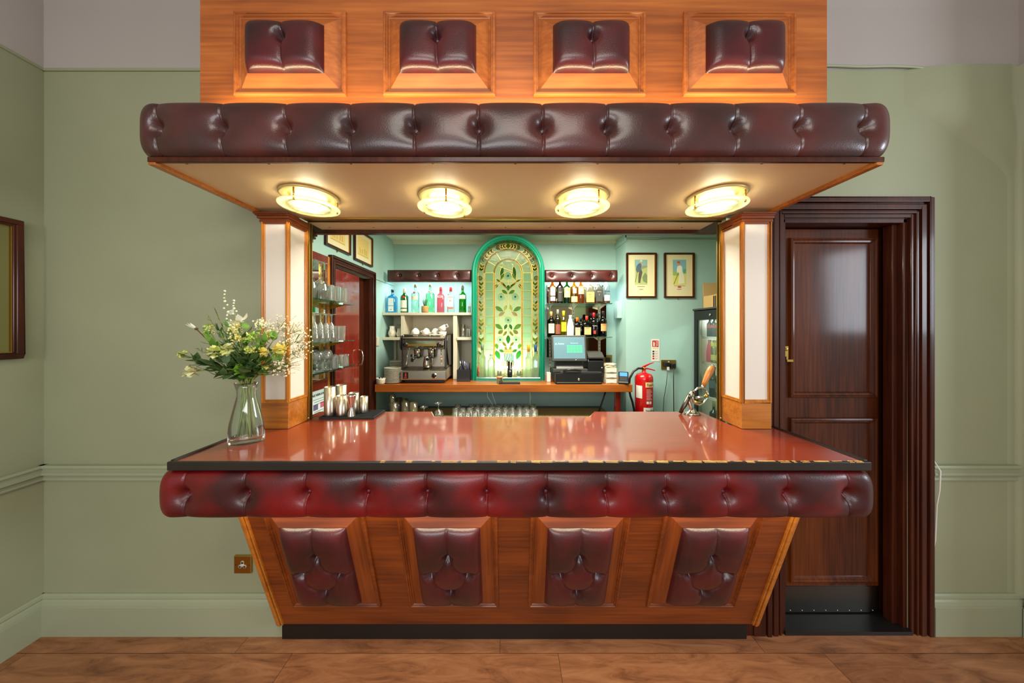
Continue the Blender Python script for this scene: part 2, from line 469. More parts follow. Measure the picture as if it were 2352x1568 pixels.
# plaster pendentive in the right-hand corner: a rounded arch edge running down into a narrow corner strip
def pend():
    b = MB(); n = 60
    def width(z):
        za, zt = 2.195, 2.545
        if z < za: return 0.052
        t = min((z - za) / (zt - za), 1)
        return 0.052 + 0.50 * t ** 1.35
    rows = []
    for i in range(n + 1):
        z = 0.175 + (ZT - 0.175) * i / n
        w = width(z); row = []
        d = min(0.004 + 0.035 * (w - 0.05) * 2.2, 0.035)
        w2 = min(w, 0.30)
        for j in range(13):
            t = j / 12
            # rounded edge on the back wall, nearly flush field, fillet round the corner, rounded edge on the side wall
            if t < 0.5:
                q = t / 0.5; x = XR - w * (1 - q) ; y = YW - d * min(1, q * 3.0) ** 0.7
                if q > 0.85: x = XR - w * 0.15 * (1 - q) / 0.15
                p = (min(x, XR - 0.02), y - (0.012 if q > 0.9 else 0), z)
            else:
                q = (t - 0.5) / 0.5; p = (XR - d * min(1, (1 - q) * 3.0) ** 0.7, YW - 0.02 - w2 * q, z)
            row.append(p)
        rows.append(row)
    b.grid(lambda u, v: rows[round(v * n)][round(u * 12)], 12, n)
    struct(b.build('trim_7', 'sage'))
pend()
# pipe-like cable along the frieze on the right
b = MB()
pts = [(1.152 + (XR - 1.152) * i / 30, YW - 0.012, ZT + 0.012 + 0.006 * math.sin(i * 0.9) * (1 if i > 18 else 0.3) - 0.012 * (i / 30)) for i in range(31)]
pts += [(XR - 0.012, YW - 0.03, ZT + 0.0), (XR - 0.012, 1.2, ZT + 0.03)]
b.tube(pts, 0.006, 8)
tag(b.build('cable', 'sage_trim'), 'painted cable clipped along the top of the wall right of the bar', 'cable')
# ------------------------------------------------------------------ door right of the bar
def steps(b, x0, x1, zt, y, ring, m=0, zb=0.0):
    """three-sided surround; ring = [(inset_out, inset_in, depth_front)] measured outwards from the opening"""
    for (a, c, d) in ring:
        b.box(x0 - c, x0 - a, y - d, y + 0.0, zb, zt + c, m)
        b.box(x1 + a, x1 + c, y - d, y + 0.0, zb, zt + c, m)
        b.box(x0 - a, x1 + a, y - d, y + 0.0, zt + a, zt + c, m)
b = MB(); steps(b, DX0, DX1, DZ, YW, [(0, 0.018, 0.014), (0.018, 0.028, 0.022), (0.028, 0.036, 0.016), (0.036, 0.060, 0.026), (0.060, 0.070, 0.018), (0.070, 0.092, 0.030)])
b.box(DX0, DX0 + 0.02, YW + 0.001, 1.66, 0, DZ); b.box(DX1 - 0.02, DX1, YW + 0.001, 1.66, 0, DZ); b.box(DX0, DX1, YW + 0.001, 1.66, DZ - 0.02, DZ)
b.box(DX1 - 0.045, DX1 - 0.02, 1.50, 1.54, 0, DZ - 0.02)
b.box(DX0, DX1, 1.64, 1.70, 0, DZ)
fr = struct(b.build('trim_8', 'frame_wood', bevel=0.003))
b = MB(); b.box(DX0, DX1, YW - 0.02, 1.66, 0.0, 0.018); struct(b.build('trim_9', 'black'))
dr = thing('door_1', 'dark varnished wooden two-panel door in a deep moulded frame right of the bar', 'door', (0, 0, 0)); dr['kind'] = 'structure'
LY = 1.556
b = MB(); b.box(DX0 + 0.021, 1.885, LY, LY + 0.04, 0.022, 1.975); b.build('leaf', 'door_wood', dr, bevel=0.002)
def door_panel(x0, x1, z0, z1, nm):
    b = MB(); w = 0.03
    rings = [(0, 0.0), (0.004, 0.012), (0.012, 0.014), (0.016, 0.009), (0.024, 0.008), (0.030, 0.001), (0.032, -0.001)]
    frame_rings(b, x0, x1, z0, z1, rings, LY)
    b.build(nm, 'door_wood', dr)
def frame_rings(b, x0, x1, z0, z1, rings, y, m=0, close=True):
    vs = []; fs = []
    for (ins, out) in rings:
        vs += [(x0 + ins, y - out, z0 + ins), (x1 - ins, y - out, z0 + ins), (x1 - ins, y - out, z1 - ins), (x0 + ins, y - out, z1 - ins)]
    for i in range(len(rings) - 1):
        for k in range(4):
            k2 = (k + 1) % 4
            fs.append((i * 4 + k, i * 4 + k2, i * 4 + 4 + k2, i * 4 + 4 + k))
    if close:
        e = (len(rings) - 1) * 4; fs.append((e, e + 1, e + 2, e + 3))
    b.add(vs, fs, m)
door_panel(1.424, 1.872, 1.115, 1.93, 'door_panel'); door_panel(1.424, 1.872, 0.175, 1.015, 'door_panel')
b = MB(); b.box(1.345, 1.883, LY - 0.004, LY, 0.024, 0.155)
for i in range(9): b.sphere((1.37 + i * 0.06, LY - 0.004, 0.034), 0.003, 1)
b.build('kick_plate', ['steel_dark', 'chrome'], dr)['label'] = 'dark kick plate along the door bottom'
b = MB(); b.box(1.394, 1.420, LY - 0.006, LY, 1.318, 1.378); b.lathe([(0, 0), (0.008, 0), (0.008, 0.006), (0, 0.007)], 14)
b.xf(Matrix.Translation((1.407, LY - 0.005, 1.362)) @ Matrix.Rotation(PI / 2, 4, 'X'), start=8)
b.box(1.394, 1.426, LY - 0.026, LY - 0.014, 1.300, 1.312); b.box(1.396, 1.406, LY - 0.02, LY, 1.300, 1.326)
b.build('door_handle', 'brass_dull', dr, bevel=0.001)['label'] = 'small brass lock and pull'
# white cable and clips beside the door frame
b = MB()
b.tube([(2.035, YW - 0.006, 1.9), (2.034, YW - 0.006, 1.2), (2.036, YW - 0.012, 0.84), (2.047, YW - 0.03, 0.79), (2.046, YW - 0.028, 0.70), (2.055, YW - 0.012, 0.62), (2.05, YW - 0.01, 0.45), (2.036, YW - 0.006, 0.35)], 0.003, 6)
for z in (1.95, 1.78, 1.55, 1.32, 1.1, 0.93, 0.72, 0.6, 0.45): b.box(2.024, 2.036, YW - 0.012, YW - 0.001, z, z + 0.006)
tag(b.build('cable', 'white'), 'thin white cable clipped beside the dark door frame', 'cable')
# ------------------------------------------------------------------ leather tufting
def tuft_disp(d, rr, k=1.0, wide=0.035):
    return k * (0.0055 * math.exp(-d / 0.022) + 0.0045 * math.exp(-(d / 0.0028) ** 2)) + 0.014 * math.exp(-(rr / 0.046) ** 1.8) + 0.026 * math.exp(-(rr / 0.019) ** 2.0)

def tufted_roll(name, x0, x1, yf, z0, z1, D, yb, buttons, zb, leath, parent, nfront=900):
    rc = 0.008; xa, xb, yc = x0 + D, x1 - D, yf + D
    aL, aR = xa + rc, xb - rc
    arc = (rc + D) * PI / 2; side = max(yb - yc - rc, 0.01)
    H = z1 - z0; zc = (z0 + z1) / 2
    # samples along the U-shaped path: (point, normal, signed path coordinate)
    S = []
    ns = 70
    for i in range(ns): S.append(((xa, yb - (side) * i / ns), (-1, 0), aL - arc - side * (1 - i / ns)))
    for i in range(12):
        a = PI / 2 * i / 12
        S.append(((aL - rc * math.cos(a), yc + rc - rc * math.sin(a)), (-math.cos(a), -math.sin(a)), aL - arc * (1 - i / 12)))
    for i in range(nfront + 1): 
        x = aL + (aR - aL) * i / nfront; S.append(((x, yc), (0, -1), x))
    for i in range(1, 13):
        a = PI / 2 * (1 - i / 12)
        S.append(((aR + rc * math.cos(a), yc + rc - rc * math.sin(a)), (math.cos(a), -math.sin(a)), aR + arc * i / 12))
    for i in range(1, ns + 1): S.append(((xb, yc + rc + side * i / ns), (1, 0), aR + arc + side * i / ns))
    nv = 40
    allb = list(buttons)
    b = buttons[0] - 0.21; 
    while b > aL - arc - side: allb.append(b); b -= 0.2
    b = buttons[-1] + 0.21
    while b < aR + arc + side: allb.append(b); b += 0.2
    def pt(u, v):
        (px, py), (nx, ny), t = S[round(u * (len(S) - 1))]
        th = -PI / 2 + PI * v
        c, s = math.cos(th), math.sin(th)
        o = D * max(c, 0) ** 0.55; w = H / 2 * (abs(s) ** 0.72) * (1 if s > 0 else -1)
        tb = min(allb, key=lambda q: abs(q - t)); d = abs(t - tb)
        dz = (zc + w) - zb
        lean = 0.10 * dz if dz < 0 else 0.05 * dz
        d2 = abs(t - tb + lean * 0.3)
        rr = math.hypot(t - tb, dz)
        q = tuft_disp(d2, rr)
        oo = o - q * (0.25 + 0.75 * c); ww = w - min(q, 0.008) * s * 0.45
        return (px + nx * oo, py + ny * oo, zc + ww)
    mb = MB(); mb.grid(pt, len(S) - 1, nv, 0, True)
    r = mb.build(name, leath, parent)
    # covered buttons
    for tb in buttons:
        k = MB(); k.sphere((0, 0, 0), 0.0085, 0, 14, 8, (1, 0.6, 1))
        k.build('button', leath, r, loc=(tb, yf + D * 0.02 + 0.040, zb))
    return r

def cushion(parent, w, h, H, buttons, creases, loc, rx=0.0, leath='leather', nx=72, nz=72):
    def dist(p, a, c):
        ax, az = a; bx, bz = c; px, pz = p
        L2 = (bx - ax) ** 2 + (bz - az) ** 2
        t = max(0, min(1, ((px - ax) * (bx - ax) + (pz - az) * (bz - az)) / L2)) if L2 else 0
        return math.hypot(px - ax - t * (bx - ax), pz - az - t * (bz - az))
    def pt(u, v):
        uu, vv = 2 * u - 1, 2 * v - 1
        x, z = uu * w / 2, vv * h / 2
        e = (1 - abs(uu) ** 7) * (1 - abs(vv) ** 7)
        hh = H * max(e, 0) ** 0.6
        d = min(dist((x, z), a, c) for a, c in creases)
        rr = min(math.hypot(x - p[0], z - p[1]) for p in buttons)
        q = (0.011 * math.exp(-d / 0.022) + 0.004 * math.exp(-(d / 0.003) ** 2)) + 0.026 * math.exp(-(rr / 0.018) ** 2.0)
        q *= min(1, max(e, 0) ** 0.5)
        return (x * (1 + 0.0), -(hh - q * 0.95), z)
    b = MB(); b.grid(pt, nx, nz, 0, True)
    o = b.build('padded_cushion', leath, parent, loc, rot=(rx, 0, 0))
    for p in buttons:
        k = MB(); k.sphere((0, 0, 0), 0.007, 0, 12, 8, (1, 0.6, 1))
        k.build('button', leath, o, loc=(p[0], -(H - 0.034), p[1]))
    return o

def raised_panel(parent, w, h, inner_w, inner_h, loc, rx, wd):
    """moulded frame round a pyramid that carries a cushion"""
    b = MB()
    iw, ih = (w - inner_w) / 2, (h - inner_h) / 2
    rings = [(0, 0.0), (0.0, 0.009), (0.004, 0.012), (0.009, 0.012), (0.011, 0.008), (0.015, 0.008), (0.018, 0.003), (0.021, 0.002)]
    frame_rings(b, -w / 2, w / 2, -h / 2, h / 2, rings, 0, 0, close=False)
    vs = []; o0, o1 = 0.002, 0.026
    for (a, c, o) in ((0.021, 0.021, o0), (iw, ih, o1)):
        vs += [(-w / 2 + a, -o, -h / 2 + c), (w / 2 - a, -o, -h / 2 + c), (w / 2 - a, -o, h / 2 - c), (-w / 2 + a, -o, h / 2 - c)]
    b.add(vs, [(0, 1, 5, 4), (2, 3, 7, 6), (4, 5, 6, 7)], 0)
    b.add(vs, [(1, 2, 6, 5), (3, 0, 4, 7)], 1)
    return b.build('panel_frame', wd, parent, loc, rot=(rx, 0, 0))

# ------------------------------------------------------------------ canopy above the bar
can = thing('bar_canopy', 'wooden canopy over the bar with a buttoned brown leather roll and four padded panels', 'canopy', (0.02, YW, 2.017))
def at(o, root):   # keep world coordinates while parented to an Empty that only has a location
    o.location = Vector(o.location) - root.location
    return o
CX0, CX1 = -1.185, 1.228
b = MB(); b.box(-1.11, 1.14, 1.094, YW - 0.001, 2.06, ZT + 0.45); at(b.build('fascia_panel', 'fascia_wood', can), can)
b = MB(); b.box(CX0 + 0.012, CX1 - 0.012, 1.005, YW - 0.001, 2.019, 2.062)
b.box(-1.045, 1.062, YW - 0.001, 1.70, 2.019, 2.06)
for i in range(9): 
    b.lathe([(0, -0.002), (0.004, -0.002), (0.004, 0.0)], 8, 1, (-1.08 + i * 0.275, 1.02, 2.019))
    b.lathe([(0, -0.002), (0.004, -0.002), (0.004, 0.0)], 8, 1, (-0.98 + i * 0.24, 1.66, 2.019))
at(b.build('soffit', ['soffit', 'brass_dull'], can), can)
b = MB(); b.box(CX0 - 0.002, CX1 + 0.002, 0.998, 1.010, 2.013, 2.03)
at(b.build('soffit_trim', 'frame_wood', can, bevel=0.002), can)
for (xa, xb) in ((CX0 - 0.002, CX0 + 0.022), (CX1 - 0.022, CX1 + 0.002)):
    b = MB(); b.box(xa, xb, 1.0, YW - 0.001, 2.004, 2.03); at(b.build('soffit_trim', 'pillar_wood', can, bevel=0.003), can)
b = MB(); b.box(-1.020, 1.074, 1.512, 1.542, 2.0105, 2.0185, 0); b.box(-1.020, 1.074, 1.542, 1.548, 2.006, 2.0185, 1)
at(b.build('shutter_rail', ['brass_dull', 'bronze'], can), can)
b = MB(); b.box(-1.16, 1.165, 1.70, 1.73, 1.998, 2.06); at(b.build('rear_trim', 'frame_wood', can, bevel=0.002), can)
tb = [-1.140 + 0.2081 * i for i in range(12)]
r1 = tufted_roll('padded_roll', -1.223, 1.256, 0.968, 2.026, 2.208, 0.062, YW - 0.004, tb, 2.118, 'leather_dark', can)
at(r1, can)
FX = [-0.783, -0.250, 0.286, 0.822]
for x in FX:
    p = raised_panel(can, 0.400, 0.300, 0.272, 0.172, (x, 1.094, 2.4475), 0.0, ['fascia_wood', 'fascia_wood']); at(p, can)
    c = cushion(can, 0.268, 0.168, 0.042, [(0, 0.022)], [((0, 0.1), (0, 0.022)), ((0, 0.022), (0.004, -0.1))], (x, 1.094 - 0.025, 2.445)); at(c, can)
# ------------------------------------------------------------------ bar counter
bar = thing('bar_counter', 'panelled wooden bar counter with a red laminate top and buttoned oxblood leather rail', 'bar counter', (0.035, YW, 0.0))
b = MB()
X0, X1, YF = -1.181, 1.249, 1.072
poly = [(X0, YF), (X1, YF), (X1, YW - 0.001), (1.072, YW - 0.001), (1.072, 1.716), (0.478, 1.716), (0.427, 1.616), (-0.40, 1.616), (-0.44, 1.716), (-1.07, 1.716), (-1.07, YW - 0.001), (X0, YW - 0.001)]
b.prism(poly, 0.975, 1.0, axis='Z'); at(b.build('worktop', 'worktop_wood', bar), bar)
b = MB()
b.box(X0 - 0.012, X1 + 0.012, YF - 0.012, YF, 0.972, 1.003); b.box(X0 - 0.012, X0 + 0.004, YF, YW - 0.001, 0.972, 1.006); b.box(X1 - 0.004, X1 + 0.012, YF, YW - 0.001, 0.972, 1.006)
at(b.build('edge_band', 'blackedge', bar, bevel=0.003), bar)
# chips of bare wood along the worn front edge
b = MB(); x = -0.45
while x < 1.24:
    w = R.uniform(0.008, 0.06); g = R.uniform(0.0, 0.02) if x > -0.1 else R.uniform(0.01, 0.08)
    zz = 1.0032; d0 = R.uniform(0.0, 0.003); n = 5
    top = [(x + w * i / n, YF - 0.0105 + d0 + R.uniform(0, 0.002)) for i in range(n + 1)]
    bot = [(x + w * i / n, YF - 0.001 - R.uniform(0, 0.004)) for i in range(n, -1, -1)]
    b.prism(top + bot, 1.0028, 1.0036, axis='Z')
    if R.random() < 0.6: b.prism([(x, 1.001), (x + w, 1.001 + R.uniform(-.002, .001)), (x + w * 0.9, 1.0030), (x, 1.0030)], YF - 0.0126, YF - 0.0118, axis='Y')
    x += w + g
o = at(b.build('bare_chip', 'chip', bar), bar); o['kind'] = 'stuff'; o['label'] = 'bare pale wood showing through the worn front edge'
b = MB(); b.prism([(-0.44, 1.716), (-0.40, 1.616), (0.427, 1.616), (0.478, 1.716), (0.480, 1.719), (0.4255, 1.6185), (-0.3985, 1.6185), (-0.438, 1.719)], 0.974, 0.9995, axis='Z')
at(b.build('notch_edging', 'shelfpaint', bar), bar)
tb = [-1.132 + 0.2103 * i for i in range(12)]
r2 = tufted_roll('padded_roll', -1.241, 1.290, 1.045, 0.800, 0.968, 0.056, YW - 0.004, tb, 0.888, 'leather_red', bar)
at(r2, bar)
# slanting front
TH = math.atan2(0.3187, 1.0)
def onslant(z): return 1.4286 - 0.3187 * (z - 0.083)
BX0, BX1 = -1.085, 1.163
b = MB(); b.prism([(onslant(0.083), 0.083), (onslant(0.90), 0.90), (YW - 0.001, 0.90), (YW - 0.001, 0.083)], BX0, BX1, axis='X')
b.box(-1.16, 1.23, 1.20, YW - 0.001, 0.90, 0.975)
at(b.build('front_panel', 'base_wood', bar), bar)
for x in FX:
    zc = 0.474
    yc = onslant(zc)
    p = raised_panel(bar, 0.402, 0.560, 0.270, 0.440, (x, yc - 0.0005, zc), TH, ['base_wood', 'base_wood_upright']); at(p, bar)
    n = Vector((0, -math.cos(TH), -math.sin(TH))) * 0.026
    Bt = [(0, 0.085), (-0.077, -0.012), (0.077, -0.012), (0, -0.112)]
    cr = [((0, 0.25), Bt[0]), (Bt[0], (-0.03, 0.02)), ((-0.03, 0.02), Bt[1]), (Bt[0], (0.03, 0.02)), ((0.03, 0.02), Bt[2]), (Bt[1], (-0.2, -0.004)), (Bt[2], (0.2, -0.004)),
          (Bt[1], (-0.052, -0.075)), ((-0.052, -0.075), Bt[3]), (Bt[2], (0.052, -0.075)), ((0.052, -0.075), Bt[3]), (Bt[3], (0, -0.25))]
    c = cushion(bar, 0.266, 0.436, 0.040, Bt, cr, Vector((x, yc, zc)) + n, TH, nx=70, nz=110); at(c, bar)
for xe, sg in ((BX0, 1), (BX1, -1)):
    b = MB()
    for k, (a, w, d) in enumerate([(0.0, 0.008, 0.010), (0.010, 0.010, 0.014), (0.022, 0.007, 0.009)]):
        xa = xe + sg * a; xb = xe + sg * (a + w); xa, xb = min(xa, xb), max(xa, xb)
        b.prism([(onslant(0.083) + 0.004, 0.083), (onslant(0.90) + 0.004, 0.90), (onslant(0.90) - d, 0.90), (onslant(0.083) - d, 0.083)], xa, xb, axis='X')
    at(b.build('corner_moulding', 'pillar_wood', bar, bevel=0.002), bar)
b = MB(); b.box(-1.074, 1.121, 1.440, YW - 0.001, 0.001, 0.084); at(b.build('plinth', 'black', bar), bar)
b = MB(); b.box(1.166, 1.222, 1.452, YW - 0.001, 0.001, 0.16); b.box(1.123, 1.166, 1.456, YW - 0.001, 0.001, 0.080); tag(b.build('wood_block', 'frame_wood'), 'small dark wooden block at the floor between bar and door frame', 'block')

# ------------------------------------------------------------------ pillars on the counter
def pillar(x0, x1, side, label):
    """side = +1 when its inner face looks right"""
    z0, z1 = 1.0006, 2.0035
    y0, y1 = 1.417, 1.552
    t = thing('bar_pillar', label, 'pillar', ((x0 + x1) / 2, 1.48, z0), group='pillars between counter and canopy'); t['kind'] = 'thing'
    L = t.location
    b = MB(); b.box(x0 + 0.006, x1 - 0.006, y0 + 0.006, YW - 0.002, z0, z1)
    if side > 0: b.box(x1 - 0.04, x1 - 0.006, YW - 0.002, y1, z0, z1)
    else: b.box(x0 + 0.006, x0 + 0.024, YW - 0.002, y1, z0, z1)
    at(b.build('panel', 'panelwhite', t), t)
    b = MB()
    if side > 0: b.prism([(x0, y0), (x1, y0), (x1, y1), (x1 - 0.04, y1), (x1 - 0.04, YW - 0.002), (x0, YW - 0.002)], z0 + 0.001, 1.122, axis='Z')
    else: b.prism([(x0, y0), (x1, y0), (x1, YW - 0.002), (x0 + 0.003, YW - 0.002), (x0 + 0.003, y1), (x0, y1)], z0 + 0.001, 1.122, axis='Z')
    at(b.build('base_block', 'pillar_wood', t, bevel=0.001), t)
    xi = x1 if side > 0 else x0
    def strips(b, horiz=False):
        pass
    b = MB()
    # frames round the white panels: front face, then inner face, each of two stepped fillets
    for (a, w, d) in ((0.0, 0.008, 0.003), (0.008, 0.007, 0.0005)):
        xa, xb = x0 + a, x1 - a
        b.box(xa, xa + w, y0 - d, y0 + 0.008, 1.122, 1.97); b.box(xb - w, xb, y0 - d, y0 + 0.008, 1.122, 1.97)
        b.box(xa + w, xb - w, y0 - d, y0 + 0.008, 1.122 + a, 1.122 + a + w); b.box(xa + w, xb - w, y0 - d, y0 + 0.008, 1.97 - a - w, 1.97 - a)
        ya, yb = y0 + a, y1 - a
        s0, s1 = (xi - 0.008, xi + d) if side > 0 else (xi - d, xi + 0.008)
        b.box(s0, s1, ya + 0.0, ya + w, 1.122, 1.97); b.box(*((s0, s1) if (side > 0) else (s0, xi + 0.003)), yb - w, yb, 1.122, 1.97)
        s1 = s1 if side > 0 else xi + 0.003; b.box(s0, s1, ya + w, yb - w, 1.122 + a, 1.122 + a + w); b.box(s0, s1, ya + w, yb - w, 1.97 - a - w, 1.97 - a)
    at(b.build('panel_moulding', 'moulding_wood', t, bevel=0.002), t)
    b = MB()
    for (za, zb, e) in ((1.968, 1.976, 0.002), (1.976, 1.984, 0.006), (1.984, 1.990, 0.004), (1.990, 2.002, 0.012), (2.002, 2.008, 0.017), (2.008, 2.0165, 0.022)):
        za, zb = za - 0.0135, zb - 0.0135
        if side > 0: b.box(x0 - e, x1 + min(e * 0.8, 0.012), y0 - e, YW - 0.002, za, zb); b.box(x1 - 0.03, x1 + min(e * 0.8, 0.006), YW - 0.002, y1, za, zb)
        else: b.box(x0 - min(e * 0.8, 0.012), x1 + min(e, 0.004), y0 - e, YW - 0.002, za, zb); b.box(x0 - min(e * 0.8, 0.003), x0 + 0.001, YW - 0.002, y1, za, zb)
    at(b.build('capital', 'base_wood', t, bevel=0.0015), t)
    b = MB()
    xt = (xi, xi + 0.010) if side > 0 else (xi - 0.010, xi)
    b.box(xt[0], xt[1], y1 + 0.0, y1 + 0.006, z0, z1, 1); b.box(xt[0], xt[1], y1 + 0.018, y1 + 0.024, z0, z1, 1)
    b.box(*( (xi - 0.004, xi + 0.001) if side > 0 else (xi - 0.001, xi + 0.004)), y1, y1 + 0.024, z0, z1, 0)
    b.sphere((sum(xt) / 2, y1 - 0.001, z0 + 0.012), 0.004, 2)
    at(b.build('shutter_track', ['bronze', 'brass_dull', 'chrome'], t), t)
pillar(-1.154, -1.028, 1, 'square white-panelled pillar with amber mouldings beside the vase of flowers')
pillar(1.081, 1.219, -1, 'square white-panelled pillar with amber mouldings beside the dark door')
# small ribbed cap at the inner back end of the left pillar
b = MB()
for i in range(4): b.box(-1.13, -1.065 + 0.008 * math.sin(i * 1.7), 1.60 + 0.0 * i, 1.68, 1.958 + i * 0.014, 1.969 + i * 0.014)
b.box(-1.13, -1.08, 1.60, 1.68, 1.94, 1.958)
tag(b.build('moulding_block', 'frame_wood', bevel=0.002), 'small ribbed grey-brown moulding end under the soffit behind the left pillar', 'moulding')
# ------------------------------------------------------------------ soffit lamps
LW = mat('lit_opal_diffuser', (255, 246, 214), 0.4, emit=(255, 240, 200), estr=2.6)
FG = thinglass('frosted_ring_glass', tint=(240, 242, 214), edge=0.2, rough=0.25, body=0.5, bodycol=(206, 208, 176))
def lamp(x, y, label):
    t = thing('ceiling_light', label, 'ceiling light', (x, y, 2.0185), group='round lamps in the canopy soffit')
    b = MB(); b.lathe([(0.0, 0), (0.104, 0), (0.108, -0.003), (0.108, -0.008), (0.102, -0.011), (0.078, -0.011), (0.076, -0.006)], 48)
    b.build('backplate', 'lampmetal', t)
    b = MB(); b.lathe([(0.062, -0.007), (0.062, -0.011), (0.052, -0.016), (0.026, -0.019), (0.0, -0.020)], 40); b.build('diffuser', LW, t)
    b = MB(); b.lathe([(0.075, -0.046), (0.110, -0.046), (0.112, -0.048), (0.110, -0.051), (0.075, -0.051), (0.075, -0.046)], 56)
    g = b.build('glass_ring', FG, t)
    b = MB(); b.lathe([(0.0, -0.047), (0.075, -0.047), (0.075, -0.050), (0.0, -0.050)], 48)
    b.build('glass_disc', 'glass', g)
    b = MB()
    for i in range(44):
        a = 2 * PI * i / 44; r0 = 0.022 + 0.022 * (i % 2); ca, sa = math.cos(a), math.sin(a)
        b.add([(r0 * ca - .0006 * sa, r0 * sa + .0006 * ca, -0.0503), (r0 * ca + .0006 * sa, r0 * sa - .0006 * ca, -0.0503), (0.070 * ca + .0006 * sa, 0.070 * sa - .0006 * ca, -0.0503), (0.070 * ca - .0006 * sa, 0.070 * sa + .0006 * ca, -0.0503)], [(0, 1, 2, 3)])
    b.build('etched_rays', 'white', g, fixn=False)
    for k in range(3):
        a = -PI / 2 + 0.35 + 2 * PI * k / 3 + x * 0.4
        b = MB(); b.cyl(0.0035, -0.055, -0.008, 10, c=(0.098 * math.cos(a), 0.098 * math.sin(a), 0)); b.sphere((0.098 * math.cos(a), 0.098 * math.sin(a), -0.055), 0.0045, 0, 10, 6)
        b.build('post', 'brass', t)
    l = bpy.data.lights.new('lamp_light', 'AREA'); l.shape = 'DISK'; l.size = 0.10; l.energy = 5.2; l.color = (1.0, 0.90, 0.66)
    lo = bpy.data.objects.new('lamp_light', l); COL.objects.link(lo); lo.parent = t; lo.location = (0, 0, -0.024)
lamp(-0.826, 1.262, 'round glass-ringed soffit lamp nearest the vase of flowers, first from the left')
lamp(-0.269, 1.275, 'round glass-ringed soffit lamp above the espresso machine, second from the left')
lamp(0.3035, 1.275, 'round glass-ringed soffit lamp above the till, third from the left')
lamp(0.856, 1.262, 'round glass-ringed soffit lamp nearest the dark door, rightmost of four')
# ------------------------------------------------------------------ socket and picture in the front room
t = thing('wall_socket', 'brass round-pin wall socket low beside the bar front', 'socket', (-1.285, YW, 0.331), group=None)
b = MB(); b.box(-0.042, 0.042, -0.010, -0.0005, -0.043, 0.043); b.build('face_plate', 'brass', t, bevel=0.003)
b = MB()
for (dx, dz) in ((0, 0.011), (-0.011, -0.008), (0.011, -0.008)): b.cyl(0.008, 0.010, 0.0118, 16, 0, (dx, dz, 0)); b.cyl(0.0035, 0.0118, 0.0122, 10, 1, (dx, dz, 0))
for dx in (-0.032, 0.032): b.cyl(0.003, 0.010, 0.0115, 10, 1, (dx, 0, 0))
b.cyl(0.009, 0.010, 0.0116, 16, 0)
b.xf(Matrix.Rotation(PI / 2, 4, 'X')); b.build('socket_face', ['white', 'steel_dark'], t)
t = thing('framed_picture', 'dark-framed picture with green mount and gold slip on the left wall', 'picture', (XL, 1.16, 1.645))
def ring_box(b, u0, u1, w0, w1, t, f, m=0):
    for q in ((u0, u1, w0, w0 + t), (u0, u1, w1 - t, w1), (u0, u0 + t, w0 + t, w1 - t), (u1 - t, u1, w0 + t, w1 - t)): f(b, *q, m)
b = MB(); fx = lambda d0, d1: (lambda b, u0, u1, w0, w1, m: b.box(d0, d1, u0, u1, w0, w1, m))
ring_box(b, -0.24, 0.24, -0.315, 0.315, 0.022, fx(0.0005, 0.028)); ring_box(b, -0.225, 0.225, -0.30, 0.30, 0.014, fx(0.001, 0.022))
b.build('frame', 'frame_wood', t, bevel=0.003)
b = MB(); ring_box(b, -0.214, 0.214, -0.288, 0.288, 0.006, fx(0.001, 0.018)); b.build('gold_slip', 'brass', t)
b = MB(); b.box(0.001, 0.008, -0.21, 0.21, -0.285, 0.285); b.build('mount', mat('olive_mount', (112, 112, 62), 0.8), t)
b = MB(); b.box(0.008, 0.010, -0.15, 0.165, -0.215, 0.24); b.build('print', 'paper', t)
# ------------------------------------------------------------------ the servery room behind the bar
XI, XJ = -1.293, 2.42          # left and right inner walls
YA, YP = 3.41, 3.11            # alcove back wall, projecting wall on the right
ZC = 2.445
b = MB(); b.box(XI - 0.1, XI, YB, 2.24, 0, ZC); b.box(XI - 0.1, XI, 2.83, YA + 0.1, 0, ZC); b.box(XI - 0.1, XI, 2.24, 2.83, 1.93, ZC)
b.box(XI - 0.1, XI - 0.095, 2.24, 2.83, 0, 1.93)
struct(b.build('wall_servery_left', 'teal'))
b = MB(); b.box(XI, 1.19, YA, YA + 0.1, 0, ZC); struct(b.build('wall_servery_alcove', 'teal'))
b = MB(); b.box(1.19, XJ + 0.1, YP, YA + 0.1, 0, ZC); struct(b.build('wall_servery_right', 'teal'))
b = MB(); b.box(XJ, XJ + 0.1, YB, YP, 0, ZC); struct(b.build('wall_servery_side', 'teal'))
b = MB(); b.box(XI - 0.1, XJ + 0.1, YB, YA + 0.1, ZC, ZC + 0.08); struct(b.build('ceiling_servery', 'cream'))
b = MB(); b.box(XI - 0.1, OX0 - 0.001, YB, YB + 0.004, 0, 2.44); b.box(OX1, DX0 - 0.01, YB, YB + 0.004, 0, 2.44); b.box(DX1 + 0.01, XJ, YB, YB + 0.004, 0, 2.44); struct(b.build('wall_servery_front', 'teal'))
b = MB(); b.prism([(YA, ZC), (YA - 0.05, ZC), (YA - 0.04, ZC - 0.02), (YA - 0.012, ZC - 0.03), (YA, ZC - 0.035)], XI, 1.19, axis='X'); struct(b.build('trim_10', 'cream'))
b = MB(); b.box(1.182, 1.19, YP - 0.012, YA, ZC - 0.09, ZC - 0.002); b.box(1.182, XJ, YP - 0.012, YP - 0.001, ZC - 0.05, ZC - 0.002)
b.box(XI, XI + 0.012, 2.85, YA, 1.945, 1.962); struct(b.build('trim_11', 'teal'))
b = MB(); b.tube([(1.2, YP - 0.012, 2.384), (1.5, YP - 0.01, 2.378), (1.62, YP - 0.012, 2.386), (2.1, YP - 0.01, 2.380), (2.4, YP - 0.012, 2.384)], 0.004, 6)
tag(b.build('cable', 'sage'), 'thin painted cable running high on the servery wall above two golf prints', 'cable')
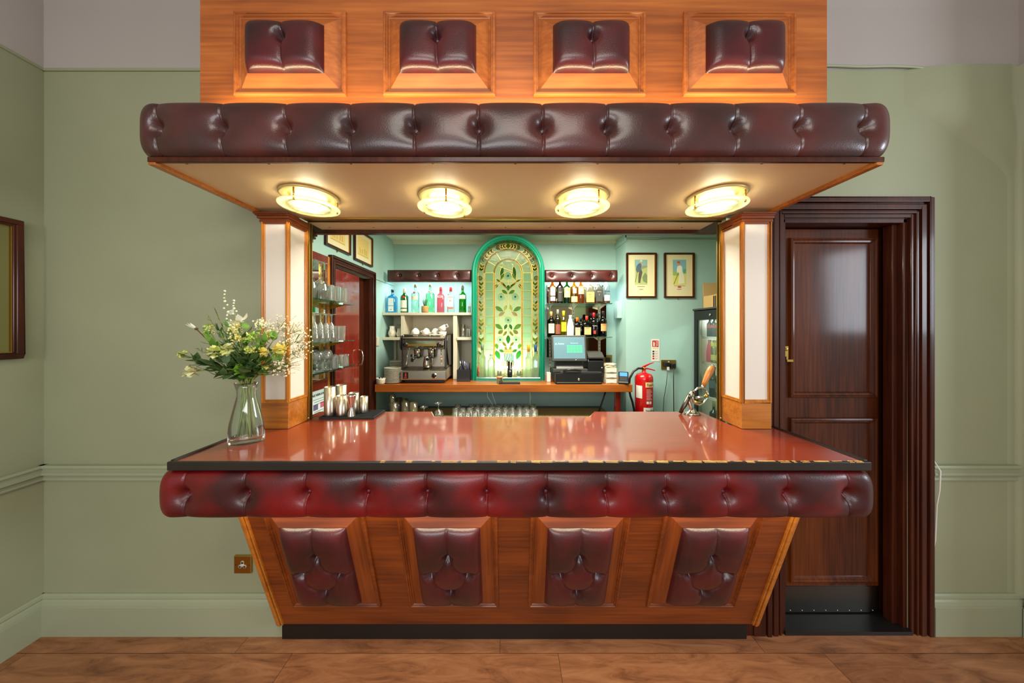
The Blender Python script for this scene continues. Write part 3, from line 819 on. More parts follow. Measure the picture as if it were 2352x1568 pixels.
# left-hand servery door
t = thing('door_2', 'glossy red-brown sliding door in a moulded frame in the servery left wall', 'door', (XI, 2.24, 0)); t['kind'] = 'structure'
b = MB(); b.box(-0.05, -0.012, 0.01, 0.41, 0.01, 1.92); b.build('leaf', 'red_door_wood', t, bevel=0.002)
b = MB(); b.box(-0.094, -0.06, 0.30, 0.59, 0.01, 1.93); b.box(-0.09, -0.052, 0.411, 0.45, 0.01, 1.93); b.box(-0.0995, 0.0004, 0.5855, 0.5895, 0.01, 1.93); b.build('jamb', 'frame_wood', t)
b = MB(); b.tube([(-0.012, 0.385, 1.155), (0.02, 0.385, 1.16), (0.032, 0.385, 1.20), (0.032, 0.385, 1.24), (0.02, 0.385, 1.28), (-0.012, 0.385, 1.285)], 0.006, 10)
b.build('door_handle', 'chrome', t)['label'] = 'curved chrome pull handle'
b = MB()
for (a, c, d) in ((0, 0.012, 0.012), (0.012, 0.03, 0.022), (0.03, 0.05, 0.016), (0.05, 0.066, 0.028)):
    b.box(0.0005, d, -c, -a, 0, 1.93 + c); b.box(0.0005, d, 0.59 + a, 0.59 + c, 0, 1.93 + c); b.box(0.0005, d, -a, 0.59 + a, 1.93 + a, 1.93 + c)
b.build('door_frame', 'frame_wood', t, bevel=0.002)
# mirrored panel with glass shelves, left of the opening
t = thing('mirror_panel', 'mirror with amber wooden rails behind the glass shelves', 'mirror', (XI, 1.60, 0))
b = MB(); b.box(0.0005, 0.006, 0, 0.572, 1.12, 1.925); b.build('mirror_glass', 'mirror', t)
for z0_, z1_ in ((1.925, 1.975), (1.055, 1.12)): b = MB(); b.box(0.0005, 0.014, 0, 0.544, z0_, z1_); b.build('rail', 'red_door_wood', t, bevel=0.002)
b = MB(); b.box(0.0005, 0.016, 0.545, 0.572, 1.0, 1.975); b.build('side_rail', 'pillar_wood', t, bevel=0.002)
for y in (0.47, 0.20):
    b = MB(); b.box(0.006, 0.014, y, y + 0.028, 1.125, 1.92)
    for i in range(26): b.box(0.014, 0.0145, y + 0.011, y + 0.017, 1.135 + i * 0.03, 1.145 + i * 0.03, 1)
    b.build('slotted_upright', ['brass', 'steel_dark'], t)
b = MB(); b.box(0.0005, 0.010, 0.0, 0.545, 0.6, 1.052); b.build('lower_panel', 'red_door_wood', t)
t = thing('notice', 'printed age verification notice on the red wood panel under the mirror', 'notice', (XI + 0.0105, 2.065, 0.94))
b = MB(); b.box(0, 0.0015, -0.105, 0.085, -0.09, 0.115); b.build('sheet', mat('pale_blue_paper', (206, 222, 220), 0.6), t)
text('AGE VERIFICATION', 0.021, (0.0022, -0.012, 0.085), t, 'blackplastic', (PI / 2, 0, PI / 2), sx=0.8, bold=True)
b = MB()
for i in range(9):
    if i not in (3, 4): b.box(0.0016, 0.002, -0.075 + 0.01 * (i % 2), 0.055 - 0.01 * (i % 3), 0.055 - i * 0.016, 0.058 - i * 0.016)
b.box(0.0016, 0.002, -0.075, -0.025, -0.012, 0.025, 1); b.box(0.0016, 0.002, 0.0, 0.05, -0.008, 0.029, 2)
b.build('print', ['greyplastic', mat('violet_print', (96, 84, 120), 0.6), mat('rose_print', (190, 90, 110), 0.6)], t)
SHZ = {1: 1.646, 2: 1.386, 3: 1.205}
def glass_shelf(z, label):
    t = thing('glass_shelf', label, 'shelf', (XI, 1.66, z), group='glass shelves at the left of the bar')
    b = MB(); b.prism([(0.016, 0.0), (0.17, 0.0), (0.158, 0.58), (0.06, 0.60), (0.018, 0.52)], -0.008, 0.0, axis='Z'); b.build('glass_plate', 'shelfglass', t)
    for y in (0.215, 0.485):
        k = MB(); k.prism([(0.016, -0.045), (0.022, -0.045), (0.13, -0.014), (0.13, -0.0085), (0.016, -0.0085)], y, y + 0.006, axis='Y'); k.build('bracket', 'brass', t)
glass_shelf(SHZ[1], 'topmost glass shelf by the left pillar, holding stemmed and cut glasses')
glass_shelf(SHZ[2], 'middle glass shelf by the left pillar, holding upturned flutes')
glass_shelf(SHZ[3], 'lowest glass shelf by the left pillar, holding brandy glasses')
# ---- glassware builders (each one open shell)
def g_tumbler(r=0.036, h=0.095, m='crystal', up=True, facet=0.12, seg=20):
    b = MB(); pr = [(r * 0.9, 0.0), (r * 0.92, 0.004), (r, h), (r - 0.003, h), (r * 0.86, 0.012), (0, 0.010)]
    b.lathe(pr, seg, facet=facet, smooth=facet == 0)
    if not up: b.xf(Matrix.Translation((0, 0, h)) @ Matrix.Rotation(PI, 4, 'X'))
    return b
def g_stem(rb, hb, hs, rf, kind='wine', up=True):
    if kind == 'flute': bowl = [(0.004, hs), (rb * 0.6, hs + hb * 0.15), (rb, hs + hb * 0.5), (rb * 0.85, hs + hb), (rb * 0.85 - 0.002, hs + hb), (rb - 0.003, hs + hb * 0.5), (0, hs + 0.01)]
    elif kind == 'snifter': bowl = [(0.005, hs), (rb * 0.75, hs + hb * 0.18), (rb, hs + hb * 0.45), (rb * 0.92, hs + hb * 0.75), (rb * 0.72, hs + hb), (rb * 0.7, hs + hb), (rb * 0.9, hs + hb * 0.72), (rb * 0.97, hs + hb * 0.45), (0, hs + 0.006)]
    else: bowl = [(0.004, hs), (rb * 0.7, hs + hb * 0.18), (rb, hs + hb * 0.45), (rb * 0.8, hs + hb), (rb * 0.78, hs + hb), (rb * 0.97, hs + hb * 0.45), (0, hs + 0.008)]
    b = MB(); b.lathe([(rf, 0), (rf, 0.002), (0.008, 0.007), (0.0035, 0.016), (0.0035, hs - 0.004)] + bowl, 20)
    if not up: b.xf(Matrix.Translation((0, 0, hs + hb)) @ Matrix.Rotation(PI, 4, 'X'))
    return b
def glass_at(proto, name, loc, label, cat, group):
    if proto.get('used'): o = proto.copy(); COL.objects.link(o)
    else: o = proto; proto['used'] = 1
    o.location = loc; o.rotation_euler = (0, 0, R.uniform(0, 6))
    tag(o, label, cat, group); return o
GL = {}
GL['wine'] = g_stem(0.042, 0.13, 0.095, 0.038, 'wine', False).build('wine_glass', 'glass')
GL['cut'] = g_tumbler(0.036, 0.10).build('cut_tumbler', 'crystal')
GL['flute'] = g_stem(0.026, 0.12, 0.055, 0.027, 'flute', False).build('champagne_flute', 'crystal')
GL['snift'] = g_stem(0.040, 0.085, 0.04, 0.034, 'snifter', True).build('brandy_glass', 'glass')
GL['small'] = g_tumbler(0.031, 0.082, facet=0.06, up=False).build('small_tumbler', 'crystal')
def put(k, nm, pts, label, cat, group, key=None):
    for p in pts: glass_at(GL[k], nm, p, label, cat, group)
z = SHZ[1] + 0.0005
put('wine', 'wine_glass', [(-1.165, 1.775, z)], 'tall upturned wine glass on the top glass shelf, closest to the left pillar', 'wine glass', 'upturned wine glasses on the top glass shelf')
put('wine', 'wine_glass', [(-1.155, 1.868, z)], 'tall upturned wine glass on the top glass shelf, next to the cut tumblers', 'wine glass', 'upturned wine glasses on the top glass shelf')
put('cut', 'cut_tumbler', [(-1.163, 1.955 + i * 0.079, z) for i in range(3)] + [(-1.240, 1.76 + i * 0.079, z) for i in range(5)], 'cut crystal tumbler packed with others on the top glass shelf', 'tumbler', 'cut tumblers on the top glass shelf')
z = SHZ[2] + 0.0005
put('flute', 'champagne_flute', [(-1.158, 1.755 + i * 0.057, z) for i in range(5)] + [(-1.235, 1.76 + i * 0.057, z) for i in range(4)], 'upturned ribbed champagne flute on the middle glass shelf', 'champagne flute', 'upturned flutes on the middle glass shelf')
put('cut', 'cut_tumbler', [(-1.160, 2.082, z)], 'cut crystal tumbler in front on the middle glass shelf, beside the flutes', 'tumbler', 'cut tumblers on the middle glass shelf')
put('cut', 'cut_tumbler', [(-1.240, 2.03, z)], 'cut crystal tumbler behind on the middle glass shelf, close to the mirror', 'tumbler', 'cut tumblers on the middle glass shelf')
z = SHZ[3] + 0.0005
put('snift', 'brandy_glass', [(-1.168, 1.765 + i * 0.088, z) for i in range(3)] + [(-1.235, 1.809 + i * 0.088, z) for i in range(2)], 'clear round-bowled brandy glass on the lowest glass shelf', 'brandy glass', 'brandy glasses on the lowest glass shelf')
put('small', 'small_tumbler', [(-1.170, 2.03 + i * 0.066, z) for i in range(3)] + [(-1.238, 1.995 + i * 0.066, z) for i in range(3)], 'small upturned tumbler at the door end of the lowest glass shelf', 'tumbler', 'small tumblers on the lowest glass shelf')
# ------------------------------------------------------------------ back counter
bk = thing('back_counter', 'thick amber pine back counter behind the bar', 'counter', (0, 3.1, 0))
b = MB(); b.box(-1.248, 1.141, 2.822, YP - 0.002, 0.88, 0.95); b.box(-1.248, 1.185, YP - 0.002, YA - 0.002, 0.88, 0.95)
o = b.build('countertop', 'backbar_wood', bk, bevel=0.004); at(o, bk)
b = MB()
for i in range(16):
    x = -1.2 + i * 0.15 + R.uniform(-0.05, 0.05); z = R.uniform(0.892, 0.94); r = R.uniform(0.004, 0.009)
    b.lathe([(0, 0), (r, 0), (r * 0.9, 0.0008), (0, 0.0008)], 10, c=(x, 0, 0)); n = 40
    b.xf(Matrix.Translation((0, 2.8212, z)) @ Matrix.Rotation(PI / 2, 4, 'X') @ Matrix.Scale(0.6, 4, (0, 1, 0)), start=len(b.v) - n)
b.v = [(v[0], v[1], v[2]) for v in b.v]
b = MB(); b.box(0.995, 1.04, 2.85, 2.90, 0.001, 0.879); at(b.build('leg', 'red_door_wood', bk), bk)
b = MB(); b.tube([(0.93, 2.93, 0.88), (0.86, 2.95, 0.64)], 0.008, 8); at(b.build('strut', 'black', bk), bk)
t = thing('under_shelf', 'low glass-washing shelf with pale ribbed matting under the back counter', 'shelf', (0, 2.9, 0.60))
b = MB(); b.box(-1.2, 0.98, -0.42, 0.40, -0.02, 0.03); b.build('shelf_board', 'black', t)
b = MB(); b.box(-1.19, 0.97, -0.41, 0.30, 0.0302, 0.034)
for i in range(110): b.box(-1.18 + i * 0.0195, -1.172 + i * 0.0195, -0.40, 0.29, 0.034, 0.036)
b.build('ribbed_mat', mat('olive_bar_mat', (158, 142, 88), 0.7), t)
for x in (-1.17, 0.93):
    b = MB(); b.box(x, x + 0.04, -0.40, 0.38, -0.599, -0.0202); b.build('support', 'black', t)
# pint glasses upturned in a block
zs = 0.6365
pint = g_tumbler(0.031, 0.092, facet=0, up=False).build('tumbler', 'glass')
first = True
for r_ in range(5):
    for c_ in range(12):
        if r_ == 0 and c_ in (0,): continue
        y = 2.70 + r_ * 0.068; x = -0.50 + c_ * 0.0655 + (0.012 if r_ % 2 else 0) + R.uniform(-.003, .003)
        if c_ == 1 and r_ > 2: continue
        o = pint if first else pint.copy()
        if not first: COL.objects.link(o)
        first = False
        o.location = (x, y, zs)
        tag(o, 'clear upturned tumbler in the packed block under the back counter', 'tumbler', 'block of upturned tumblers under the back counter')
SN = g_stem(0.042, 0.085, 0.045, 0.036, 'snifter', False).build('brandy_glass', 'glass')
glass_at(SN, 'brandy_glass', (-0.765, 2.73, zs), 'smaller upturned brandy glass alone under the back counter', 'brandy glass', None)
SN2 = g_stem(0.047, 0.11, 0.055, 0.038, 'snifter', False).build('brandy_glass', 'glass')
glass_at(SN2, 'brandy_glass', (-0.635, 2.73, zs), 'larger upturned brandy glass beside the block of tumblers', 'brandy glass', None)
HB = g_tumbler(0.038, 0.15, facet=0, m='glass').build('highball_glass', 'glass')
for i, (x, y) in enumerate([(-0.88, 2.80), (-0.97, 2.84), (-1.02, 2.95), (-1.06, 2.80), (-1.09, 3.0)]):
    glass_at(HB, 'highball_glass', (x, y, zs), 'clear upright highball glass in the shade under the espresso machine', 'glass', 'highball glasses under the back counter')
PG = g_stem(0.034, 0.15, 0.06, 0.034, 'flute', True).build('beer_glass', 'glass')
glass_at(PG, 'beer_glass', (-1.10, 2.86, zs), 'tall stemmed beer glass at the far left under the back counter', 'glass', None)
b = MB()
b.tube([(-0.22, 3.0, 0.879), (-0.215, 2.99, 0.80), (-0.15, 2.98, 0.70)], 0.0025, 6); b.tube([(-0.18, 3.0, 0.879), (-0.16, 2.99, 0.80), (-0.12, 2.98, 0.70)], 0.0025, 6); b.tube([(0.20, 3.0, 0.879), (0.205, 2.99, 0.80), (0.20, 2.98, 0.70)], 0.0025, 6)
tag(b.build('cable', 'white'), 'thin white cables hanging under the back counter behind the tumblers', 'cable')
# ------------------------------------------------------------------ cream shelf unit left of the stained glass
su = thing('shelf_unit', 'cream painted shelf unit above the espresso machine', 'shelf', (-0.8, 3.25, 0.95))
def sbox(nm, x0, x1, y0, y1, z0, z1, m='shelfpaint', par=None, bev=0.002):
    b = MB(); b.box(x0, x1, y0, y1, z0, z1); o = b.build(nm, m, par, bevel=bev); return at(o, par) if par else o
sbox('shelf_board', XI + 0.001, -0.385, 3.10, YA - 0.001, 1.606, 1.632, par=su)
sbox('shelf_board', XI + 0.001, -1.075, 3.10, YA - 0.001, 1.352, 1.380, par=su)
sbox('shelf_board', -0.535, -0.385, 3.10, YA - 0.001, 1.352, 1.380, par=su)
sbox('upright', -1.108, -1.075, 3.11, YA - 0.001, 1.38, 1.606, par=su); sbox('upright', -0.575, -0.535, 3.11, YA - 0.001, 0.951, 1.606, par=su)
sbox('back_panel', XI + 0.001, -0.385, YA - 0.008, YA - 0.001, 0.951, 1.605, 'shelfpaint', su, 0)
b = MB(); b.cyl(0.011, 0.951, 1.351, 12, c=(-1.235, 3.30, 0)); b.cyl(0.02, 1.335, 1.351, 12, c=(-1.235, 3.30, 0)); at(b.build('post', 'shelfpaint', su), su)
# buttoned leather pelmets hiding the shelf lights
def pelmet(x0, x1, btn, label):
    t = thing('leather_pelmet', label, 'pelmet', ((x0 + x1) / 2, 3.125, 2.0), group='buttoned leather pelmets over the back shelves')
    z0, z1 = 1.945, 2.070; zb = 2.012
    def pt(u, v):
        x = x0 + (x1 - x0) * u; vv = 2 * v - 1
        d = min(abs(x - q) for q in btn); rr = min(math.hypot(x - q, (z0 + (z1 - z0) * v - zb)) for q in btn)
        e = (1 - abs(2 * u - 1) ** 30) * (1 - abs(vv) ** 4)
        o = 0.030 * max(e, 0) ** 0.5
        q = 0.003 * math.exp(-d / 0.02) + 0.014 * math.exp(-(rr / 0.036) ** 2) + 0.014 * math.exp(-(rr / 0.013) ** 2)
        return (x, 3.125 - o + q * min(1, e * 1.5), z0 + (z1 - z0) * v)
    b = MB(); b.grid(pt, 200, 26); b.box(x0, x1, 3.13, 3.15, z0 + 0.004, z1 - 0.004, 0)
    r = at(b.build('padding', 'leather_dark', t), t)
    for q in btn:
        k = MB(); k.sphere((0, 0, 0), 0.008, 0, 12, 8, (1, 0.6, 1)); k.build('button', 'leather_dark', r, loc=(q - 0 , 3.108, zb))
    return t
pelmet(-1.25, -0.385, [-1.115, -0.92, -0.728, -0.527], 'buttoned brown leather pelmet above the row of gin bottles')
pelmet(0.362, 1.108, [0.434, 0.635, 0.836, 1.036], 'buttoned brown leather pelmet above the whisky bottles')
b = MB(); b.tube([(-0.60 + 0.03 * math.cos(a), 3.12, 2.085 + 0.035 * math.sin(a)) for a in [i * PI / 12 for i in range(-1, 14)]], 0.0012, 6); tag(b.build('wire_hook', 'steel'), 'thin bent wire loop sticking up behind the left leather pelmet', 'hook')
# ------------------------------------------------------------------ bottles
LB = {}
def lab(c):
    k = 'label_%d_%d_%d' % c
    if k not in MT: MT[k] = mat('label_paper_%d_%d_%d' % c, c, 0.6)
    return k
def plain(c, rough=0.35, metal=0.0):
    k = 'col_%d_%d_%d_%d' % (c + (int(rough * 10 + metal * 50),))
    if k not in MT: MT[k] = mat('paint_%d_%d_%d' % c, c, rough, metal)
    return k
def bg_(c, dense=0.5):
    k = 'bg_%d_%d_%d_%d' % (c + (int(dense * 100),))
    if k not in MT: MT[k] = colglass('bottle_glass_%d_%d_%d' % c, c, dense)
    return k
def curved_label(b, r, z0, z1, half, m=0, sq=0):
    b.lathe([(r, z0), (r, z1)], 16, m, sq=sq, a0=-PI / 2 - half, a1=-PI / 2 + half)
def bottle(loc, label, glass, h=0.29, r=0.036, neck=0.28, style='round', cap=(20, 20, 20), labels=(), liquid=None, fill=0.8, txt=None, group=None, cat='bottle', rn=0.0125, name='bottle', shoulder=0.10, caph=0.10, dense=0.5, seal=None):
    t = thing(name, label, cat, loc, group=group)
    sq = 7 if style == 'square' else 0
    hn = h * (1 - neck); hs = hn - h * shoulder
    if style == 'taper': pr = [(r * 0.9, 0), (r, 0.01), (r, h * 0.35), (r * 0.95, h * 0.5), (rn * 1.5, h * 0.8), (rn, h * 0.86)]
    elif style == 'bell': pr = [(r * 0.95, 0), (r, 0.01), (r * 0.9, hs * 0.7), (r * 1.0, hs), (r * 0.7, hn * 0.97), (rn, hn * 1.05)]
    else: pr = [(r * 0.93, 0), (r, 0.006), (r, hs), (r * 0.86, hs + (hn - hs) * 0.45), (rn * 1.4, hn), (rn, hn + h * 0.05)]
    pr += [(rn, h * (1 - caph))]
    n0 = 4
    b = MB()
    if sq:
        k = len([p for p in pr if p[0] > rn * 1.45])
        b.lathe(pr[:k + 1], 32, sq=6); b.lathe(pr[k:], 20)
        if len(pr) > k:  # join ring: square shoulder down to the round neck
            pass
    else: b.lathe(pr, 28)
    b.build('glass_body', bg_(glass, dense) if not isinstance(glass, str) else glass, t)
    if liquid:
        lv = h * fill * (1 - neck); b = MB()
        q = [(max(a - 0.003, 0.002), z) for a, z in pr if z <= lv]; q = [(0, 0.004)] + [(q[0][0], 0.004)] + q[1:] + [(q[-1][0], lv), (0, lv)]
        b.lathe(q, 24, sq=6 if sq else 0); b.build('liquid', bg_(liquid, 0.6), t)
    b = MB(); b.lathe([(0, h * (1 - caph) - 0.001), (rn * 1.18, h * (1 - caph) - 0.001), (rn * 1.18, h - 0.002), (rn * 1.05, h), (0, h)], 18)
    b.build('cap', plain(cap, 0.35), t)
    for (z0, z1, c, half) in labels:
        b = MB()
        if sq:
            w = r * half; b.box(-w, w, -r - 0.0012, -r - 0.0004, h * z0, h * z1)
        else:
            zz = h * (z0 + z1) / 2; rr = r + 0.0012
            curved_label(b, rr, h * z0, h * z1, half)
        b.build('label', lab(c), t)
    if seal:
        b = MB(); b.lathe([(0, 0), (seal[1], 0), (seal[1], 0.002), (0, 0.002)], 18); b.xf(Matrix.Translation((0, -r * seal[3], h * seal[2])) @ Matrix.Rotation(PI / 2 - 0.3 * (seal[3] < 0.95), 4, 'X')); b.build('seal', plain(seal[0]), t)
    if txt:
        for (s_, sz, zf, c) in txt:
            text(s_, sz, (0, -r - 0.0025, h * zf), t, plain(c), sx=0.9)
    return t
zg = 1.6325; yg = 3.20; sg_ = 700 / yg
def gx(px, y=None): return (px - 1170) / (700 / (y or yg))
G1 = 'gin bottles on the cream shelf'
bottle((gx(901.5), yg, zg), 'pale blue square gin bottle at the far left of the cream shelf', (96, 200, 232), 0.245, 0.044, 0.24, 'square', (24, 24, 26), [(0.06, 0.62, (214, 228, 224), 0.62)], group=G1, dense=0.35, txt=[('LONDON DRY', 0.010, 0.30, (60, 70, 90)), ('GIN', 0.012, 0.14, (60, 70, 90))])
bottle((gx(929), yg, zg), 'green round-shouldered gin bottle with cream labels and a red seal', (22, 158, 58), 0.262, 0.040, 0.26, 'round', (226, 214, 180), [(0.20, 0.50, (236, 226, 204), 0.9), (0.06, 0.16, (236, 222, 180), 0.9)], group=G1, seal=((200, 50, 30), 0.014, 0.62, 0.99), dense=0.5, caph=0.2)
bottle((gx(954), yg, zg), 'clear fluted gin bottle with a cork top, left of the potted bottle', (216, 244, 232), 0.30, 0.041, 0.24, 'round', (196, 176, 130), [(0.46, 0.58, (232, 224, 180), 1.0)], group=G1, seal=((176, 60, 50), 0.012, 0.70, 0.93), dense=0.18)
bottle((gx(987), yg + 0.02, zg), 'pale green tall gin bottle standing behind the small potted plant', (176, 240, 204), 0.31, 0.046, 0.28, 'round', (190, 180, 140), [], group=G1, seal=((190, 150, 110), 0.012, 0.72, 0.93), dense=0.25)
bottle((gx(1012.5), yg, zg), 'pink square gin bottle with a red cap', (250, 160, 172), 0.272, 0.036, 0.24, 'square', (214, 60, 56), [(0.58, 0.66, (244, 190, 180), 0.8)], group=G1, dense=0.45, caph=0.17, txt=[('PINK', 0.014, 0.62, (200, 40, 50)), ('*', 0.08, 0.36, (230, 60, 60))])
bottle((gx(1035.5), yg, zg), 'clear square gin bottle with pale red markings and a red cap', (236, 242, 244), 0.272, 0.036, 0.24, 'square', (206, 60, 60), [(0.24, 0.66, (226, 214, 202), 0.8), (0.15, 0.21, (206, 96, 70), 0.85)], group=G1, dense=0.15, caph=0.17, txt=[('LONDON', 0.013, 0.60, (190, 60, 50)), ('*', 0.05, 0.42, (200, 60, 50))])
bottle((gx(1062.5), yg, zg), 'bright green gin bottle nearest the stained glass', (30, 190, 60), 0.29, 0.038, 0.26, 'round', (150, 150, 130), [(0.50, 0.64, (222, 226, 214), 1.0)], group=G1, dense=0.5, caph=0.13, txt=[('GIN', 0.012, 0.57, (60, 90, 60))])
pp = thing('potted_plant', 'small spiky plant in a ribbed wicker pot among the gin bottles', 'plant', (gx(981) - 0.004, yg - 0.063, zg))
b = MB(); b.lathe([(0.0, 0), (0.032, 0), (0.038, 0.015), (0.036, 0.03), (0.039, 0.04), (0.036, 0.052), (0.038, 0.066), (0.030, 0.068), (0, 0.06)], 24); b.build('pot', mat('wicker_pot', (196, 156, 92), 0.7, c2=(150, 112, 60), scale=40, stretch=(1, 1, 8)), pp)
b = MB()
for i in range(26):
    a = R.uniform(0, 2 * PI); l = R.uniform(0.06, 0.10); lean = R.uniform(0.1, 0.4)
    b.tube([(0.01 * math.cos(a), 0.01 * math.sin(a), 0.062), (0.01 * math.cos(a) + l * lean * 0.4 * math.cos(a), 0.01 * math.sin(a) + l * lean * 0.4 * math.sin(a), 0.062 + l * 0.6), (l * lean * math.cos(a), l * lean * math.sin(a), 0.062 + l)], [0.002, 0.0018, 0.0004], 5)
b.build('leaves', plain((70, 120, 60), 0.5), pp)
b = MB(); b.lathe([(0.013, 0), (0.015, 0.07), (0.013, 0.07), (0, 0.004)], 16); 
t = thing('small_glass', 'small glass of clear stirrers at the right end of the gin shelf', 'glass', (gx(1078.5), yg, zg)); b.build('glass_body', 'glass', t)
b = MB()
for i in range(5): b.tube([(0.002 * i - 0.004, 0, 0.005), (0.006 * i - 0.012, 0.002 * i, 0.10)], 0.0015, 6)
b.build('stirrer', 'white', t)
# whisky shelves: mirror, uprights, two glass shelves
t = thing('mirror_panel', 'dark mirror behind the whisky and liqueur shelves', 'mirror', (0.72, YA, 1.45))
b = MB(); b.box(-0.30, 0.36, -0.010, -0.001, -0.30, 0.50); b.build('mirror_glass', mat('smoky_mirror', (150, 140, 110), 0.05, 1.0), t)
for x in (-0.28, -0.02, 0.27):
    b = MB(); b.box(x, x + 0.022, -0.024, -0.0105, -0.49, 0.45)
    for i in range(26): b.box(x + 0.007, x + 0.015, -0.0246, -0.0238, -0.48 + i * 0.036, -0.465 + i * 0.036, 1)
    b.build('slotted_upright', ['shelfpaint', 'steel_dark'], t)
def gshelf(z, label):
    t = thing('glass_shelf', label, 'shelf', (0.72, 3.28, z), group='glass shelves right of the stained glass')
    b = MB(); b.box(-0.33, 0.33, -0.17, 0.1, -0.008, 0.0); b.build('glass_plate', 'shelfglass', t)
    for x in (-0.275, -0.015, 0.275):
        b = MB(); b.prism([(0.105, -0.05), (0.105, -0.0085), (-0.13, -0.0085), (-0.13, -0.014)], x, x + 0.006, axis='X'); b.build('bracket', 'steel', t)
gshelf(1.728, 'upper glass shelf under the leather pelmet holding whisky bottles')
gshelf(1.384, 'lower glass shelf above the till holding liqueur bottles')
yg = 3.18; zu = 1.7285
G2 = 'whisky bottles on the upper glass shelf'
wh = [(1269, 0.27, 0.034, (206, 140, 50), 'round', (20, 20, 20), [(0.30, 0.62, (228, 220, 190), 0.8), (0.10, 0.26, (232, 228, 214), 0.8)], 'amber whisky bottle with two white labels at the left end of the upper glass shelf', None),
      (1286, 0.275, 0.033, (70, 48, 24), 'round', (24, 22, 20), [(0.08, 0.60, (48, 46, 42), 0.9)], 'dark-labelled whisky bottle second along the upper glass shelf', [('BLACK', 0.012, 0.42, (190, 180, 150))]),
      (1302, 0.265, 0.037, (20, 120, 50), 'round', (30, 90, 40), [(0.24, 0.62, (226, 214, 130), 0.95)], 'green whiskey bottle with a pale yellow label', [('IRISH', 0.013, 0.54, (110, 40, 30))]),
      (1318.5, 0.262, 0.037, (190, 150, 60), 'bell', (220, 200, 60), [(0.40, 0.60, (226, 216, 160), 0.5), (0.06, 0.28, (222, 206, 130), 1.0)], 'bell-shaped scotch bottle with a yellow-green top', None),
      (1334, 0.27, 0.035, (214, 140, 50), 'round', (226, 190, 120), [(0.36, 0.66, (228, 196, 150), 0.95)], 'amber whisky bottle with an orange label and small red bird', [('FAMOUS', 0.012, 0.60, (140, 60, 40)), ('~', 0.04, 0.45, (170, 50, 30))]),
      (1353.5, 0.262, 0.043, (220, 214, 190), 'square', (230, 226, 210), [(0.05, 0.45, (226, 190, 96), 0.95)], 'stout clear bourbon bottle with a square honey-coloured label', [("Maker's", 0.015, 0.35, (70, 50, 30)), ('Mark', 0.015, 0.26, (70, 50, 30))]),
      (1374, 0.262, 0.038, (190, 190, 176), 'square', (30, 28, 26), [(0.08, 0.55, (66, 66, 60), 0.9)], 'square bourbon bottle with a dark grey label', [('OLD No', 0.012, 0.46, (220, 216, 200)), ('7', 0.02, 0.34, (220, 216, 200))]),
      (1393, 0.275, 0.036, (214, 224, 222), 'round', (40, 40, 44), [(0.10, 0.32, (232, 214, 206), 0.9), (0.44, 0.47, (60, 60, 70), 0.8)], 'clear bottle with a pinkish label at the right end of the upper glass shelf', None)]
for (px, h, r, c, st, cap, lbs, la, tx) in wh:
    bottle((gx(px), yg, zu), la, c, h, r, 0.26, st, cap, lbs, group=G2, txt=tx, dense=0.35, liquid=(214, 140, 40) if c[0] > 180 and px > 1340 else None, fill=0.35)
zl = 1.3845
G3 = 'liqueur bottles on the lower glass shelf'
lq = [(1266, 0.262, 0.037, (90, 40, 16), 'round', (206, 160, 90), [(0.14, 0.52, (222, 212, 178), 0.95)], 'dark rum bottle with a cream label at the left end of the lower glass shelf', [('SPICED', 0.011, 0.45, (80, 50, 30))], 0),
      (1281, 0.285, 0.033, (150, 140, 100), 'round', (150, 150, 140), [(0.10, 0.45, (130, 70, 50), 0.9)], 'tall clear bottle with a red-brown patterned label and metal top', None, 0),
      (1294.5, 0.27, 0.030, (222, 210, 60), 'round', (230, 200, 30), [(0.20, 0.56, (240, 190, 20), 1.0)], 'slim yellow liqueur bottle with a yellow cap', [('Limon', 0.011, 0.42, (200, 50, 30))], 0),
      (1310, 0.225, 0.037, lab((238, 240, 236)), 'taper', (236, 238, 236), [], 'white tapered coconut rum bottle', [('MALIBU', 0.016, 0.50, (50, 50, 60)), ('*', 0.05, 0.30, (230, 160, 30))], 0),
      (1325.5, 0.20, 0.032, (60, 26, 14), 'square', (226, 100, 30), [(0.08, 0.48, (216, 176, 140), 0.8)], 'small brown square liqueur bottle with an orange top', [('ORANGE', 0.010, 0.40, (120, 40, 20))], 0),
      (1334.5, 0.20, 0.030, (30, 20, 16), 'round', (26, 22, 20), [], 'plain black bottle half hidden behind the orange-topped one', None, 0.065),
      (1347.5, 0.215, 0.043, (40, 20, 12), 'square', (206, 60, 40), [(0.10, 0.46, (214, 168, 110), 0.8)], 'broad dark square liqueur bottle with a red cap and tan label', [('ORIGINAL', 0.010, 0.42, (90, 40, 20))], 0),
      (1358, 0.25, 0.030, (24, 18, 18), 'round', (24, 20, 20), [], 'tall black bottle standing behind the red-capped liqueur', None, 0.065),
      (1364, 0.25, 0.037, (22, 16, 16), 'round', (170, 30, 34), [(0.12, 0.26, (180, 44, 40), 0.35)], 'black coffee liqueur bottle with white script and a red neck', [('Tia Maria', 0.014, 0.45, (226, 226, 220))], 0),
      (1372, 0.245, 0.030, (26, 22, 20), 'round', (34, 30, 28), [], 'black bottle hidden behind the two rightmost liqueurs', None, 0.068),
      (1385, 0.268, 0.038, (26, 18, 14), 'round', (30, 26, 24), [(0.22, 0.50, (206, 150, 90), 0.85)], 'black cream-liqueur bottle with a gold oval label at the right end', [('CREAM', 0.012, 0.46, (170, 40, 30))], 0)]
for (px, h, r, c, st, cap, lbs, la, tx, dy) in lq:
    yy = yg + dy; bottle((gx(px, yy), yy, zl), la, c, h, r, 0.27, st, cap, lbs, group=G3, txt=tx, dense=0.75 if (isinstance(c, str) or sum(c) < 400) else 0.5, caph=0.2)
